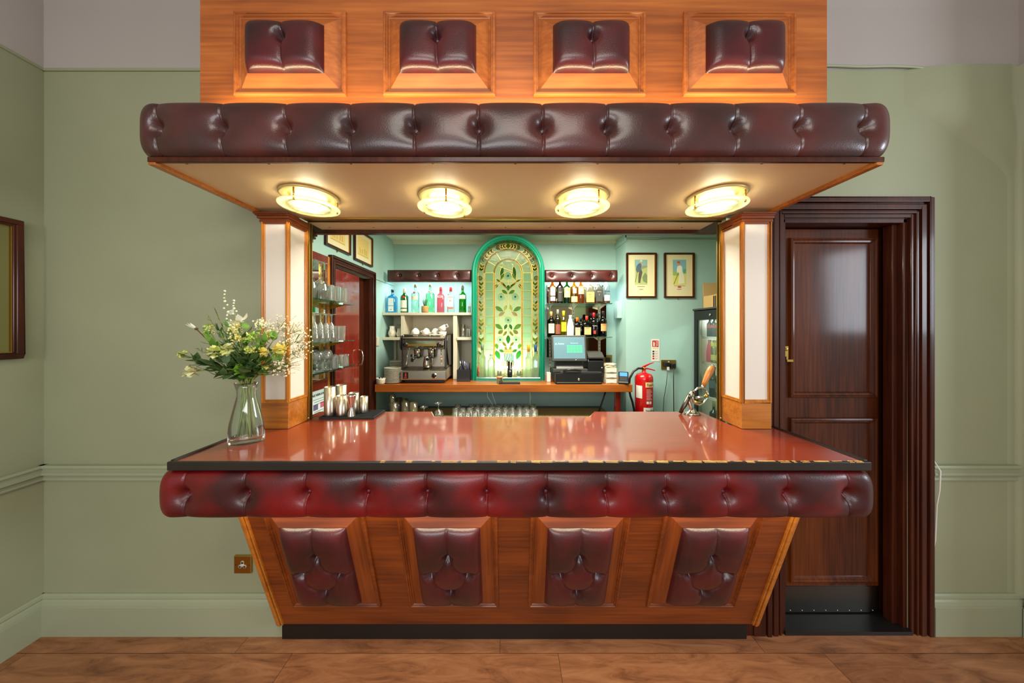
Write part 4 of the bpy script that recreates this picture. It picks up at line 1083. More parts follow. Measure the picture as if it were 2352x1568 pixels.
# ------------------------------------------------------------------ stained glass in its jade frame
SX, SY, SS = -0.013, 3.17, 221.0
sg = thing('stained_glass_panel', 'backlit leaf-patterned stained glass in a round-topped jade green frame', 'stained glass', (SX, SY, 0.95))
def G(px, py): return ((px - 1167) / SS, EYE - (py - 755) / SS - 0.95)
def arch_pts(r, zb, n=28, cz=None):
    cz = G(1167, 627)[1] if cz is None else cz
    p = [(-r, zb)]
    for i in range(n + 1):
        a = PI - PI * i / n; p.append((r * math.cos(a), cz + r * math.sin(a)))
    p.append((r, zb)); return p
def arch_loft(b, rings, zb, m=0):
    """rings = [(radius, y)] swept round the arch"""
    L = [[(x, y, z) for x, z in arch_pts(r, zb)] for r, y in rings]
    n = len(L[0]); vs = [p for l in L for p in l]; fs = []
    for i in range(len(L) - 1):
        for k in range(n - 1): fs.append((i * n + k, i * n + k + 1, (i + 1) * n + k + 1, (i + 1) * n + k))
    b.add(vs, fs, m, False)
b = MB()
k = 1.0
arch_loft(b, [(0.366, 0.22), (0.366, -0.115), (0.362, -0.122), (0.350, -0.128), (0.338, -0.124), (0.332, -0.116), (0.326, -0.118), (0.318, -0.112), (0.314, -0.10), (0.314, 0.02)], 0.001)
b.build('frame', 'green', sg)
b = MB(); b.prism([(-0.125, 0.03), (-0.125, 0.034), (0.0, 0.034), (0.0, 0.001), (-0.160, 0.001), (-0.160, 0.008), (-0.150, 0.012), (-0.150, 0.020), (-0.156, 0.026), (-0.150, 0.034), (-0.125, 0.034)][3:] , -0.318, 0.318, axis='X')
b.build('sill', 'green', sg)
b = MB(); b.box(-0.36, 0.36, 0.215, 0.22, 0.002, 1.07 ); arch = [(x, z) for x, z in arch_pts(0.362, 1.07)]
b.prism(arch, 0.215, 0.22, axis='Y'); b.build('backing', 'shelfpaint', sg)
def sglass(name, c, tr=0.75):
    m, nt, p, N, L = newmat(name); out = N['Material Output']; c = tuple(int(255 * (q / 255.0) ** 0.5) for q in c)
    tl = N.new('ShaderNodeBsdfTranslucent'); tl.inputs[0].default_value = rgb(c)
    gl = N.new('ShaderNodeBsdfGlossy'); gl.inputs['Roughness'].default_value = 0.12; gl.inputs[0].default_value = (0.8, 0.8, 0.75, 1)
    df = N.new('ShaderNodeBsdfDiffuse'); df.inputs[0].default_value = rgb(tuple(int(q * 0.7) for q in c))
    tc = N.new('ShaderNodeTexCoord'); nz = N.new('ShaderNodeTexNoise'); nz.inputs['Scale'].default_value = 30; L.new(tc.outputs['Object'], nz.inputs[0])
    bp = N.new('ShaderNodeBump'); bp.inputs['Strength'].default_value = 0.5; bp.inputs['Distance'].default_value = 0.004; L.new(nz.outputs['Fac'], bp.inputs['Height'])
    L.new(bp.outputs[0], gl.inputs['Normal'])
    a0 = N.new('ShaderNodeMixShader'); a0.inputs[0].default_value = 0.15; L.new(tl.outputs[0], a0.inputs[1]); L.new(df.outputs[0], a0.inputs[2])
    tp = N.new('ShaderNodeBsdfTransparent'); tp.inputs[0].default_value = rgb(c)
    a = N.new('ShaderNodeMixShader'); a.inputs[0].default_value = 0.35; L.new(tp.outputs[0], a.inputs[1]); L.new(a0.outputs[0], a.inputs[2])
    q = N.new('ShaderNodeMixShader'); q.inputs[0].default_value = 0.008; L.new(a.outputs[0], q.inputs[1]); L.new(gl.outputs[0], q.inputs[2])
    L.new(q.outputs[0], out.inputs['Surface']); return m
gm = [sglass('glass_pale_green', (214, 232, 200)), sglass('glass_white', (240, 240, 226)), sglass('glass_leaf_green', (104, 160, 48)), sglass('glass_deep_green', (50, 124, 56)),
      sglass('glass_olive', (140, 140, 60)), sglass('glass_lime', (188, 208, 84)), sglass('glass_amber', (214, 160, 52)), sglass('glass_teal', (20, 130, 130)), sglass('glass_pink', (206, 170, 130)), sglass('glass_mint', (196, 226, 206))]
b = MB(); arch = arch_pts(0.3135, 0.03)
b.prism(arch, -0.001, 0.001, 0)                               # ground of pale glass
leads = []
def disc(px, py, r, m, lift=0.004, seg=20, dome=0.0):
    x, z = G(px, py); R_ = r / SS
    b.prism([(x + R_ * math.cos(2 * PI * i / seg), z + R_ * math.sin(2 * PI * i / seg)) for i in range(seg)], -lift, -0.0012, m)
def ringlead(px, py, r):
    x, z = G(px, py); R_ = r / SS
    leads.append(([(x + R_ * math.cos(2 * PI * i / 20), z + R_ * math.sin(2 * PI * i / 20)) for i in range(21)], 0.0019))
def poly(pts, m, lift=0.003, lead=True):
    P = [G(*p) for p in pts]; b.prism(P, -lift, -0.0012, m)
    if lead: leads.append((P + [P[0]], 0.0016))
def leaf(x0, y0, x1, y1, w, m, both=True, n=7, bend=0.0):
    for sgn in ((1, -1) if both else (1,)):
        ax, bx = 1167 + sgn * (x0 - 1167), 1167 + sgn * (x1 - 1167)
        dx, dy = bx - ax, y1 - y0; L_ = math.hypot(dx, dy); nx, ny = -dy / L_, dx / L_
        up = []; dn = []
        for i in range(n + 1):
            t = i / n; ww = w * math.sin(PI * t ** 0.85) * 0.5; c = bend * math.sin(PI * t) * sgn
            up.append((ax + dx * t + nx * (ww + c), y0 + dy * t + ny * (ww + c))); dn.append((ax + dx * t - nx * (ww - c), y0 + dy * t - ny * (ww - c)))
        poly(up + dn[::-1][1:-1], m)
def line(*pts, w=0.0016): leads.append(([G(*p) for p in pts], w))
def arc(r, a0, a1, w=0.0018, n=30): leads.append(([G(1167 + r * math.cos(a0 + (a1 - a0) * i / n), 627 - r * math.sin(a0 + (a1 - a0) * i / n)) for i in range(n + 1)], w))
BOT = 866
# concentric lead lines and straight borders
for r, w in ((55.5, 0.0022), (53, 0.0016), (68.5, 0.0018), (33.5, 0.0026), (30.5, 0.0020)):
    arc(r, 0, PI, w); 
    for s_ in (-1, 1): line((1167 + s_ * r, 627), (1167 + s_ * r, BOT), w=w)
# amber strip of the centre panel and white strips
for s_ in (-1, 1):
    for (ra, rb_, m) in ((30.5, 33.5, 6), (53, 55.5, 1), (66.0, 68.5, 1)):
        xs = sorted((1167 + s_ * ra, 1167 + s_ * rb_)); y = 627
        while y < BOT:
            P = [G(xs[0], y), G(xs[1], y), G(xs[1], min(y + 13, BOT)), G(xs[0], min(y + 13, BOT))]; b.prism(P, -0.002, -0.0012, m); y += 13
            line((xs[0], y), (xs[1], y), w=0.0012)
for i in range(24):
    a = PI * i / 24; a2 = PI * (i + 1) / 24
    for (ra, rb_, m) in ((30.5, 33.5, 6), (53, 55.5, 6)):
        b.prism([G(1167 + q * math.cos(t), 627 - q * math.sin(t)) for q, t in ((ra, a), (rb_, a), (rb_, a2), (ra, a2))], -0.002, -0.0012, m)
# middle band: mint panes with cross leads
for s_ in (-1, 1):
    for y in (648, 667.5, 687, 706.5, 726, 745, 764, 783.5, 802, 822, 842):
        line((1167 + s_ * 33.5, y), (1167 + s_ * 53, y))
    b.prism([G(1167 + s_ * 34, 627), G(1167 + s_ * 52.6, 627), G(1167 + s_ * 52.6, BOT), G(1167 + s_ * 34, BOT)][::s_], -0.0018, -0.0012, 9)
    for y in range(640, BOT, 15): line((1167 + s_ * 68.5, y), (1167 + s_ * 70, y), w=0.0012)
for a in (0.0, 0.52, 1.04, 1.5708 + 0.16, PI - 1.04, PI - 0.52, PI): 
    if abs(a - 1.73) > 0.01: line(*[(1167 + r * math.cos(a), 627 - r * math.sin(a)) for r in (33.5, 53)])
for a in [PI * i / 14 for i in range(1, 14)]: line(*[(1167 + r * math.cos(a), 627 - r * math.sin(a)) for r in (68.5, 70.5)], w=0.0014)
poly([(1161, 575), (1173, 575), (1173, 594), (1161, 594)], 1, 0.0016, False); poly([(1162.5, 598), (1172, 598), (1173, 640), (1162, 640)], 1, 0.0014, False)
line((1133, 648), (1201, 648), w=0.0012); line((1099, 725.5), (1235, 725.5), w=0.0016); line((1099, 802), (1235, 802), w=0.0014)
# wreath border: roundels with chevron leaves between
ang = [(1144.7, 568.2), (1112, 596), (1102.8, 638.4)]
for (x, y) in ang:
    for s_ in (-1, 1): disc(1167 + s_ * (x - 1167), y, 5.3, 4, 0.007); ringlead(1167 + s_ * (x - 1167), y, 5.6); disc(1167 + s_ * (x - 1167), y, 3.2, 0, 0.009)
for (y, c) in ((681.4, 7), (723, 5), (766, 7)):
    for s_ in (-1, 1): disc(1167 + s_ * 63, y, 5.6, 1, 0.006); ringlead(1167 + s_ * 63, y, 5.8); disc(1167 + s_ * 63, y, 1.9 if c == 7 else 3.2, c, 0.009)
def chev_arc(a, m, r=62):
    for s_ in (-1, 1):
        for side in (-1, 1):
            P = []
            for (rr, aa) in ((r, a), (r + side * 5.5, a + 0.055), (r + side * 4.8, a + 0.17), (r, a + 0.10)):
                P.append((1167 + s_ * rr * math.cos(aa), 627 - rr * math.sin(aa)))
            poly(P if s_ * side > 0 else P[::-1], m)
for i, a in enumerate((0.10, 0.22, 0.62 - 0.02, 0.76, 0.88, 1.28, 1.40)): chev_arc(a - 0.04, 3 if i % 2 == 0 else 4)
for blk, (y0, y1) in enumerate(((646, 674), (689, 716), (731, 759), (774, 800), (806, 860))):
    y = y0; j = 0
    while y < y1 - 3:
        for s_ in (-1, 1):
            for side in (-1, 1):
                inner = side * s_ < 0
                m = (2, 0, 5)[(j + blk) % 3] if inner else (4, 3, 8)[(j + blk) % 3]
                cx = 1167 + s_ * 62
                P = [(cx, y + 4), (cx + side * 5.8, y - 1), (cx + side * 5.8, y + 6), (cx, y + 11)]
                poly(P if side > 0 else P[::-1], m)
        y += 8.2; j += 1
poly([(1158, 565), (1163, 559), (1171, 559), (1176, 565), (1171, 571), (1163, 571)], 2)
# centre panel: roundels, leaves, stems
for (x, y, both) in ((1167, 633, 0), (1150.7, 681.4, 1), (1167, 735, 0), (1148.6, 780, 1)):
    for s_ in ((1, -1) if both else (1,)):
        X_ = 1167 + s_ * (x - 1167)
        disc(X_, y, 8.2, 9, 0.004); ringlead(X_, y, 8.4); disc(X_, y, 2.3, 7, 0.009)
leaf(1155, 611, 1150, 640, 8, 3); leaf(1158, 627, 1149, 643, 6.5, 2); leaf(1139, 641, 1152, 650, 5, 4); leaf(1143, 652, 1139, 662, 7, 4, bend=1)
leaf(1149, 648, 1163, 659, 6, 4); leaf(1153, 650, 1166, 664, 5, 2)
leaf(1167, 654, 1167, 668, 9, 3, both=False); leaf(1152, 666, 1166, 675, 8, 2)
line((1136, 662), (1145, 650), (1158, 640)); line((1198, 662), (1189, 650), (1176, 640)); line((1167, 642), (1167, 654)); line((1147, 612), (1178, 624)); 
line((1167, 675), (1167, 725), w=0.0018); line((1160, 682), (1167, 696), (1174, 682)); line((1137, 700), (1146, 690)); line((1197, 700), (1188, 690))
leaf(1137, 704, 1156, 715, 10, 2); leaf(1163, 700, 1158, 714, 7, 5); leaf(1145, 725, 1160, 716, 8, 8); 
leaf(1137, 744, 1155, 757, 10, 2); leaf(1164, 744, 1158, 757, 7, 3); leaf(1144, 766, 1156, 758, 9, 4); leaf(1164, 760, 1155, 772, 6, 4)
leaf(1167, 769, 1167, 790, 10, 3, both=False); leaf(1154, 785, 1163, 796, 6, 4); leaf(1139, 788, 1143, 802, 8, 2); leaf(1160, 796, 1164, 803, 6, 4)
leaf(1139, 804, 1148, 826, 11, 3); leaf(1146, 803, 1158, 808, 7, 3)
for s_ in (-1, 1):
    line((1167 + s_ * 9, 693), (1167 + s_ * 7, 706), (1167 + s_ * 8, 716)); line((1167, 750), (1167, 770)); line((1167 + s_ * 19, 728), (1167 + s_ * 21, 745))
    line((1167 + s_ * 3, 752), (1167 + s_ * 9, 765), (1167 + s_ * 18, 771)); line((1167 + s_ * 10, 780), (1167 + s_ * 5, 780)); line((1167 + s_ * 26, 780), (1167 + s_ * 30, 780))
# urn at the foot
poly([(1156, 802), (1178, 802), (1177, 811), (1157, 811)], 8); line((1156, 806.5), (1178, 806.5)); line((1167, 802), (1167, 811))
poly([(1157, 811), (1177, 811), (1181, 820), (1177, 834), (1157, 834), (1153, 820)], 1)
for i in range(6): poly([(1157 + i * 4, 812), (1159 + i * 4, 812), (1162 + i * 3.4, 830), (1160 + i * 3.4, 830)], 7 if i % 2 else 3, 0.004, False)
poly([(1151, 832), (1183, 832), (1184, 839), (1150, 839)], 8); line((1133, 840), (1201, 840))
b.build('leaded_glass', gm, sg)
# lead cames as flat bars
c = MB()
for pts, w in leads:
    for i in range(len(pts) - 1):
        (x0, z0), (x1, z1) = pts[i], pts[i + 1]; L_ = math.hypot(x1 - x0, z1 - z0)
        if L_ < 1e-6: continue
        w = w * 0.8; nx, nz = -(z1 - z0) / L_ * w, (x1 - x0) / L_ * w
        c.add([(x0 + nx, -0.0095, z0 + nz), (x1 + nx, -0.0095, z1 + nz), (x1 - nx, -0.0095, z1 - nz), (x0 - nx, -0.0095, z0 - nz), (x0 + nx * 1.3, -0.0012, z0 + nz * 1.3), (x1 + nx * 1.3, -0.0012, z1 + nz * 1.3), (x1 - nx * 1.3, -0.0012, z1 - nz * 1.3), (x0 - nx * 1.3, -0.0012, z0 - nz * 1.3)],
              [(0, 1, 2, 3), (0, 4, 5, 1), (3, 2, 6, 7)], 0)
c.build('lead_came', mat('brassy_lead', (176, 140, 66), 0.35, 0.7), sg, fixn=False)
# bottles and bits on the sill
zs2 = 0.9845; 
def sill(px, y=3.065): return ((px - 1170) * y / 700, y, zs2)
G4 = 'vodka bottles in front of the stained glass'
bottle(sill(1108), 'tall frosted vodka bottle at the left end of the green sill', (238, 244, 230), 0.335, 0.032, 0.34, 'round', (120, 150, 130), [], group=G4, dense=0.55, caph=0.2, txt=[('VODKA', 0.010, 0.28, (110, 120, 100))])
bottle(sill(1128.5), 'short clear vodka bottle with blue lettering', (240, 246, 238), 0.235, 0.037, 0.24, 'round', (206, 208, 196), [], group=G4, dense=0.35, rn=0.015, caph=0.08, txt=[('ABSOLUT', 0.016, 0.50, (40, 70, 170)), ('VODKA', 0.016, 0.42, (40, 70, 170))])
bottle(sill(1214), 'frosted vodka bottle with a yellow neck and lemon motif', (242, 246, 232), 0.325, 0.033, 0.36, 'round', (226, 160, 20), [], group=G4, dense=0.55, caph=0.22, txt=[('~', 0.06, 0.42, (230, 200, 40)), ('CITRON', 0.010, 0.22, (110, 120, 100))])
bottle(sill(1230), 'frosted vodka bottle with a blue neck, nearest the till', (234, 242, 236), 0.325, 0.034, 0.36, 'round', (40, 80, 130), [(0.30, 0.50, (170, 190, 206), 0.5)], group=G4, dense=0.55, caph=0.22, txt=[('VODKA', 0.010, 0.20, (90, 110, 120))])
t = thing('snack_bag', 'crumpled orange snack packet at the left end of the green sill', 'packet', (-0.300, 3.118, zs2))
b = MB(); b.grid(lambda u, v: (-0.024 + 0.048 * u + 0.004 * math.sin(9 * v + 3 * u), -0.014 * math.sin(PI * u) * math.sin(PI * min(max(v, 0.02), 0.98)) - 0.004 * math.sin(14 * u + 9 * v), 0.001 + 0.105 * v + 0.004 * math.sin(5 * u)), 14, 18)
b.grid(lambda u, v: (-0.024 + 0.048 * u + 0.004 * math.sin(9 * v + 3 * u), 0.012 * math.sin(PI * u), 0.001 + 0.105 * v + 0.004 * math.sin(5 * u)), 14, 18)
b.build('foil', plain((226, 110, 50), 0.3), t)
b = MB(); b.box(-0.012, 0.014, -0.0205, -0.019, 0.045, 0.07); b.build('print', plain((250, 190, 140)), t)
def clip_jar(loc, label, lid, body, fill=None, h=0.065, r=0.026):
    t = thing('glass_jar', label, 'jar', loc)
    b = MB(); b.lathe([(0, 0.002), (r, 0.0), (r, h * 0.75), (r * 0.9, h * 0.85), (r * 0.92, h), (r * 0.86, h), (r * 0.86, 0.006), (0, 0.006)], 22); b.build('glass_body', 'glass', t)
    if fill: b = MB(); b.lathe([(0, 0.007), (r * 0.84, 0.007), (r * 0.84, h * 0.7), (0, h * 0.72)], 18); b.build('contents', plain(fill, 0.7), t)
    if lid: b = MB(); b.lathe([(0, h + 0.0), (r * 1.02, h), (r * 1.02, h + 0.012), (0, h + 0.016)], 22); b.build('lid', plain(lid, 0.4), t)
    return t
clip_jar((-0.092, 2.885, 0.9575), 'small glass jar with an orange lid on the black tray', (206, 120, 70), None, None, 0.045, 0.030)
clip_jar(sill(1147, 3.05), 'glass jar of orange fruit slices left of the straws', None, None, (206, 140, 40), 0.060, 0.024)
clip_jar(sill(1192, 3.05), 'glass jar of mixed fruit slices right of the straws', None, None, (190, 140, 60), 0.060, 0.024)
b = MB(); b.box(-0.10, 0.10, -0.035, 0.035, 0, 0.006); b.box(-0.10, 0.10, -0.035, -0.031, 0.006, 0.010); b.box(-0.10, 0.10, 0.031, 0.035, 0.006, 0.010)
tag(b.build('bar_tray', 'rubber', loc=(0.001, 2.868, 0.9505)), 'small black rubber tray in front of the green sill', 'tray')
t = thing('straw_holder', 'black holder full of black straws before the stained glass', 'straw holder', sill(1171, 3.05))
b = MB(); b.lathe([(0, 0), (0.024, 0), (0.026, 0.07), (0.024, 0.07), (0.022, 0.004), (0, 0.004)], 20); b.build('cup', 'blackplastic', t)
for i in range(17):
    a = R.uniform(0, 2 * PI); q = R.uniform(0.2, 1); k = MB()
    k.tube([(0.010 * q * math.cos(a), 0.010 * q * math.sin(a), 0.006), (0.048 * q * math.cos(a), 0.030 * q * math.sin(a), 0.165 + R.uniform(-.02, .01))], 0.0032, 8, cap=False); k.build('straw', 'blackplastic', t)
t = thing('condiment_rack', 'wire rack with clips standing behind the straws', 'rack', sill(1171, 3.10))
b = MB()
for x in (-0.125, -0.05, 0.05, 0.125): b.tube([(x, 0.0, 0.0), (x, 0.0, 0.085)], 0.0025, 6)
b.tube([(-0.125, 0, 0.07), (0.125, 0, 0.07)], 0.0025, 6); b.tube([(-0.125, 0, 0.02), (0.125, 0, 0.02)], 0.0025, 6); b.build('wire', 'chrome', t)

# ------------------------------------------------------------------ espresso machine
em = thing('espresso_machine', 'two-group stainless espresso machine on the back counter', 'espresso machine', (-0.815, 2.89, 0.951))
b = MB(); b.box(-0.185, 0.195, 0.02, 0.36, 0, 0.03); b.build('base', 'black', em, bevel=0.004)
b = MB(); b.prism([(-0.012, 0.03), (-0.012, 0.118), (0.10, 0.138), (0.38, 0.138), (0.38, 0.03)], -0.215, 0.215, axis='X'); b.build('drip_tray_housing', 'steel', em, bevel=0.008)
b = MB(); b.box(-0.195, 0.195, -0.004, 0.098, 0, 0.002)
for i in range(24): b.box(-0.19 + i * 0.016, -0.184 + i * 0.016, 0.0, 0.095, 0.002, 0.004, 1)
b.xf(Matrix.Translation((0, 0, 0.1195)) @ Matrix.Rotation(math.atan2(0.02, 0.112), 4, 'X')); b.build('drip_grate', ['steel', 'steel_dark'], em)
b = MB(); b.box(-0.205, 0.205, 0.135, 0.37, 0.138, 0.33); b.build('back_panel', 'steel', em, bevel=0.004)
for sx_ in (-0.214, 0.196):
    b = MB(); b.box(sx_, sx_ + 0.018, 0.02, 0.38, 0.138, 0.43); b.build('side_panel', 'steel_dark', em, bevel=0.004)
b = MB(); b.prism([(0.012, 0.335), (0.0, 0.36), (0.008, 0.40), (0.03, 0.425), (0.38, 0.425), (0.38, 0.32), (0.03, 0.32)], -0.195, 0.195, axis='X'); b.build('head', 'chrome', em, bevel=0.006)
b = MB(); b.box(-0.15, 0.13, -0.002, 0.006, 0.352, 0.372)
b.build('control_strip', 'brass_dull', em)
for x in (-0.168, 0.150):
    b = MB(); b.cyl(0.021, 0, 0.02, 20); b.box(-0.006, 0.006, -0.02, 0.02, 0.02, 0.03); b.xf(Matrix.Translation((x, 0.0, 0.366)) @ Matrix.Rotation(PI / 2, 4, 'X')); b.build('steam_knob', 'blackplastic', em)
b = MB(); b.box(-0.20, 0.20, 0.0, 0.38, 0.4255, 0.432)
for y in (0.004, 0.37): b.tube([(-0.19, y, 0.46), (0.19, y, 0.46)], 0.004, 8)
for x in (-0.19, -0.06, 0.06, 0.19): b.tube([(x, 0.004, 0.43), (x, 0.004, 0.46)], 0.003, 6)
b.build('cup_rail', 'steel', em)
b = MB(); b.prism([(-0.006, 0.335), (-0.006, 0.405), (0.02, 0.45), (0.38, 0.47), (0.38, 0.30), (0.02, 0.31)], -0.226, -0.2145, axis='X'); b.prism([(-0.006, 0.335), (-0.006, 0.405), (0.02, 0.45), (0.38, 0.47), (0.38, 0.14), (0.10, 0.16)], 0.2145, 0.226, axis='X')
b.build('end_cap', 'blackplastic', em, bevel=0.003)['kind'] = 'stuff'
for x in (-0.075, 0.062):
    b = MB(); b.lathe([(0.0, 0.32), (0.038, 0.32), (0.038, 0.285), (0.034, 0.27), (0.034, 0.262), (0, 0.262)], 26, c=(x, 0.075, 0)); g_ = b.build('group_head', 'chrome', em)
    b = MB(); b.lathe([(0, 0.261), (0.036, 0.261), (0.036, 0.248), (0.026, 0.240), (0.012, 0.228), (0, 0.228)], 26, c=(x, 0.075, 0)); b.tube([(x, 0.04, 0.25), (x, -0.02, 0.245), (x, -0.10, 0.235)], [0.010, 0.012, 0.014], 10, m=1); b.build('portafilter', ['steel_dark', 'blackplastic'], g_)
b = MB(); b.tube([(0.155, 0.06, 0.32), (0.16, 0.04, 0.27), (0.165, 0.03, 0.18)], 0.005, 8); b.tube([(-0.155, 0.06, 0.32), (-0.165, 0.04, 0.27), (-0.17, 0.02, 0.17)], 0.005, 8); b.build('steam_wand', 'chrome', em)['kind'] = 'stuff'
b = MB(); b.box(-0.19, -0.140, -0.0145, -0.0125, 0.045, 0.105); b.build('badge', 'blackplastic', em)
b = MB(); b.box(-0.176, -0.154, -0.0155, -0.0148, 0.052, 0.062); b.sphere((-0.165, -0.0150, 0.075), 0.009, 0, 10, 6, (1, 0.06, 1.2)); b.box(-0.172, -0.158, -0.0155, -0.0148, 0.088, 0.097); b.build('emblem', plain((214, 50, 40)), em)['label'] = 'red emblem'
b = MB(); b.cyl(0.026, 0, 0.006, 24); b.cyl(0.020, 0.006, 0.0065, 24, 1); b.box(-0.001, 0.012, -0.001, 0.001, 0.0066, 0.0072); b.xf(Matrix.Translation((0.105, -0.013, 0.072)) @ Matrix.Rotation(PI / 2, 4, 'X')); b.build('gauge', ['chrome', 'blackplastic'], em)
b = MB(); b.box(-0.165, -0.148, 0.130, 0.134, 0.235, 0.262); b.cyl(0.013, 0, 0.008, 16, 0, (0, 0, 0)); b.xf(Matrix.Translation((-0.148, 0.134, 0.20)) @ Matrix.Rotation(PI / 2, 4, 'X'), start=8); b.build('switch', 'blackplastic', em)['kind'] = 'stuff'
b = MB(); b.sphere((0.17, 0.012, 0.23), 0.006, 0, 10, 6); b.build('indicator_lamp', mat('orange_pilot_light', (255, 120, 40), 0.3, emit=(255, 110, 40), estr=3), em)
t = thing('milk_jug', 'steel milk jug on the espresso machine drip tray', 'jug', (-0.80, 2.955, 1.094))
b = MB(); b.lathe([(0, 0), (0.036, 0), (0.037, 0.03), (0.028, 0.085), (0.030, 0.105), (0.028, 0.105), (0.026, 0.085), (0.034, 0.03), (0, 0.004)], 26); b.build('body', 'steel', t)
b = MB(); b.tube([(0.027, 0, 0.09), (0.052, 0, 0.085), (0.054, 0, 0.04), (0.036, 0, 0.025)], 0.004, 8); b.build('handle', 'steel', t)
def cup(loc, label, rot, r=0.038, h=0.055, group='cream cups on top of the espresso machine'):
    t = thing('coffee_cup', label, 'cup', loc, group=group); t.rotation_euler = rot
    b = MB(); b.lathe([(0, 0), (r * 0.55, 0), (r * 0.85, h * 0.4), (r, h), (r * 0.93, h), (r * 0.78, h * 0.4), (r * 0.4, 0.006), (0, 0.006)], 24); b.build('bowl', 'china', t)
    b = MB(); b.tube([(r * 0.95, 0, h * 0.85), (r * 1.5, 0, h * 0.85), (r * 1.5, 0, h * 0.35), (r * 0.85, 0, h * 0.35)], 0.004, 8); b.build('handle', 'china', t)
zc = 1.3835 + 0.034
cup((-0.940, 2.97, zc), 'cream cup lying on its side at the left of the espresso machine top', (1.1, 0.3, 2.6)); cup((-0.846, 3.0, zc), 'cream cup lying on its side in the middle of the espresso machine top', (1.1, -0.2, 2.7))
cup((-0.738, 2.965, zc), 'cream cup lying behind the right-hand steam knob', (1.2, 0.1, 2.9)); cup((-0.648, 2.96, 1.3845), 'cream cup standing at the right end of the espresso machine top', (0, 0, 2.9)); cup((-0.636, 2.965, 1.443), 'cream cup stacked tilted on top of another cup', (0.0, -0.5, 0.1))
# crockery and shelf items
def plate(loc, label, grp, r=0.082):
    global _pl
    try: o = _pl.copy(); COL.objects.link(o)
    except NameError:
        b = MB(); b.lathe([(0, 0.0015), (0.045, 0), (0.078, 0.007), (0.082, 0.010), (0.080, 0.0115), (0.044, 0.004), (0, 0.0045)], 36); o = _pl = b.build('saucer', 'china')
    o.location = loc; o.rotation_euler = (0, 0, R.uniform(0, 6)); tag(o, label, 'saucer', grp)
for i in range(12): plate((-1.115 + R.uniform(-.002, .002), 2.925, 0.9515 + i * 0.0122), 'cream saucer in the front stack beside the espresso machine', 'front stack of cream saucers')
for i in range(13): plate((-1.135 + R.uniform(-.002, .002), 3.105, 0.9515 + i * 0.0150), 'cream saucer in the taller rear stack beside the espresso machine', 'rear stack of cream saucers')
t = thing('sugar_bowl', 'small cream ramekin of sachets at the left end of the back counter', 'bowl', (-1.205, 2.86, 0.9505))
b = MB(); b.lathe([(0, 0), (0.030, 0), (0.040, 0.01), (0.042, 0.045), (0.045, 0.055), (0.041, 0.055), (0.038, 0.012), (0, 0.008)], 26); b.build('bowl', 'china', t)
b = MB()
for i in range(5): b.box(-0.03 + i * 0.012, -0.02 + i * 0.012, -0.01 + 0.004 * i, 0.0, 0.02, 0.058 + 0.004 * (i % 2), i % 2)
b.build('sachet', ['white', 'blackplastic'], t)['kind'] = 'stuff'
def jug(loc, label, h, r):
    t = thing('ceramic_jug', label, 'jug', loc, group=None)
    b = MB(); b.lathe([(0, 0), (r * 0.7, 0), (r, h * 0.3), (r * 0.95, h * 0.45), (r * 0.62, h * 0.75), (r * 0.68, h), (r * 0.6, h), (r * 0.55, h * 0.75), (r * 0.85, h * 0.4), (0, 0.006)], 26); b.build('body', 'china', t)
    b = MB(); b.tube([(0.0, -r * 0.6, h * 0.9), (0.0, -r * 1.3, h * 0.8), (0.0, -r * 1.3, h * 0.45), (0, -r * 0.95, h * 0.35)], 0.004, 8); b.build('handle', 'china', t)
jug((-1.225, 3.19, 1.3805), 'taller cream ceramic jug at the left end of the cream shelf', 0.115, 0.042); jug((-1.150, 3.19, 1.3805), 'shorter cream ceramic jug beside the shelf upright', 0.09, 0.034)
glass_at(g_stem(0.034, 0.09, 0.045, 0.034, 'wine', False).build('wine_glass', 'glass'), 'wine_glass', (-1.185, 3.30, 1.3805), 'upturned wine glass behind the two cream jugs', 'wine glass', None)
glass_at(g_tumbler(0.022, 0.13, facet=0, m='glass').build('shot_glass', 'glass'), 'shot_glass', (-0.485, 3.20, 1.3805), 'narrow tall glass on the small shelf left of the stained glass', 'glass', None)
glass_at(g_tumbler(0.026, 0.085, facet=0.1).build('tumbler', 'crystal'), 'tumbler', (-0.425, 3.18, 1.3805), 'short cut tumbler on the small shelf left of the stained glass', 'tumbler', None)
t = thing('bar_caddy', 'black caddy of pens and bar tools between shelf upright and green frame', 'caddy', (-0.45, 3.02, 0.951))
b = MB(); b.box(-0.065, 0.065, -0.04, 0.04, 0, 0.115); b.build('box', 'blackplastic', t, bevel=0.003)
for i in range(7):
    k = MB(); x = -0.05 + i * 0.017; k.tube([(x, 0, 0.10), (x + R.uniform(-.02, .03), R.uniform(-.02, .01), 0.17 + R.uniform(0, .04))], 0.005, 8); k.build('tool', ['blackplastic', 'chrome', plain((40, 70, 170))][i % 3], t)
# ------------------------------------------------------------------ till, printer, trays, card reader
ti = thing('cash_drawer', 'black cash drawer with a round lock on the back counter', 'cash drawer', (0.645, 2.83, 0.951))
b = MB(); b.box(-0.215, 0.215, 0.01, 0.42, 0.0, 0.105); b.build('case', 'blackplastic', ti, bevel=0.003)
b = MB(); b.box(-0.211, 0.211, 0.0, 0.0095, 0.012, 0.100, 0); b.build('drawer', 'black', ti, bevel=0.002)
b = MB(); b.box(-0.205, 0.205, -0.006, -0.0005, 0.013, 0.020); b.build('trim_strip', 'steel', ti)
b = MB(); b.cyl(0.011, 0, 0.006, 20); b.xf(Matrix.Translation((0.0, -0.0005, 0.045)) @ Matrix.Rotation(PI / 2, 4, 'X')); b.build('lock', 'chrome', ti)
b = MB(); b.box(-0.17, 0.20, 0.012, 0.036, 0.1055, 0.115); b.build('ledge', 'greyplastic', ti)
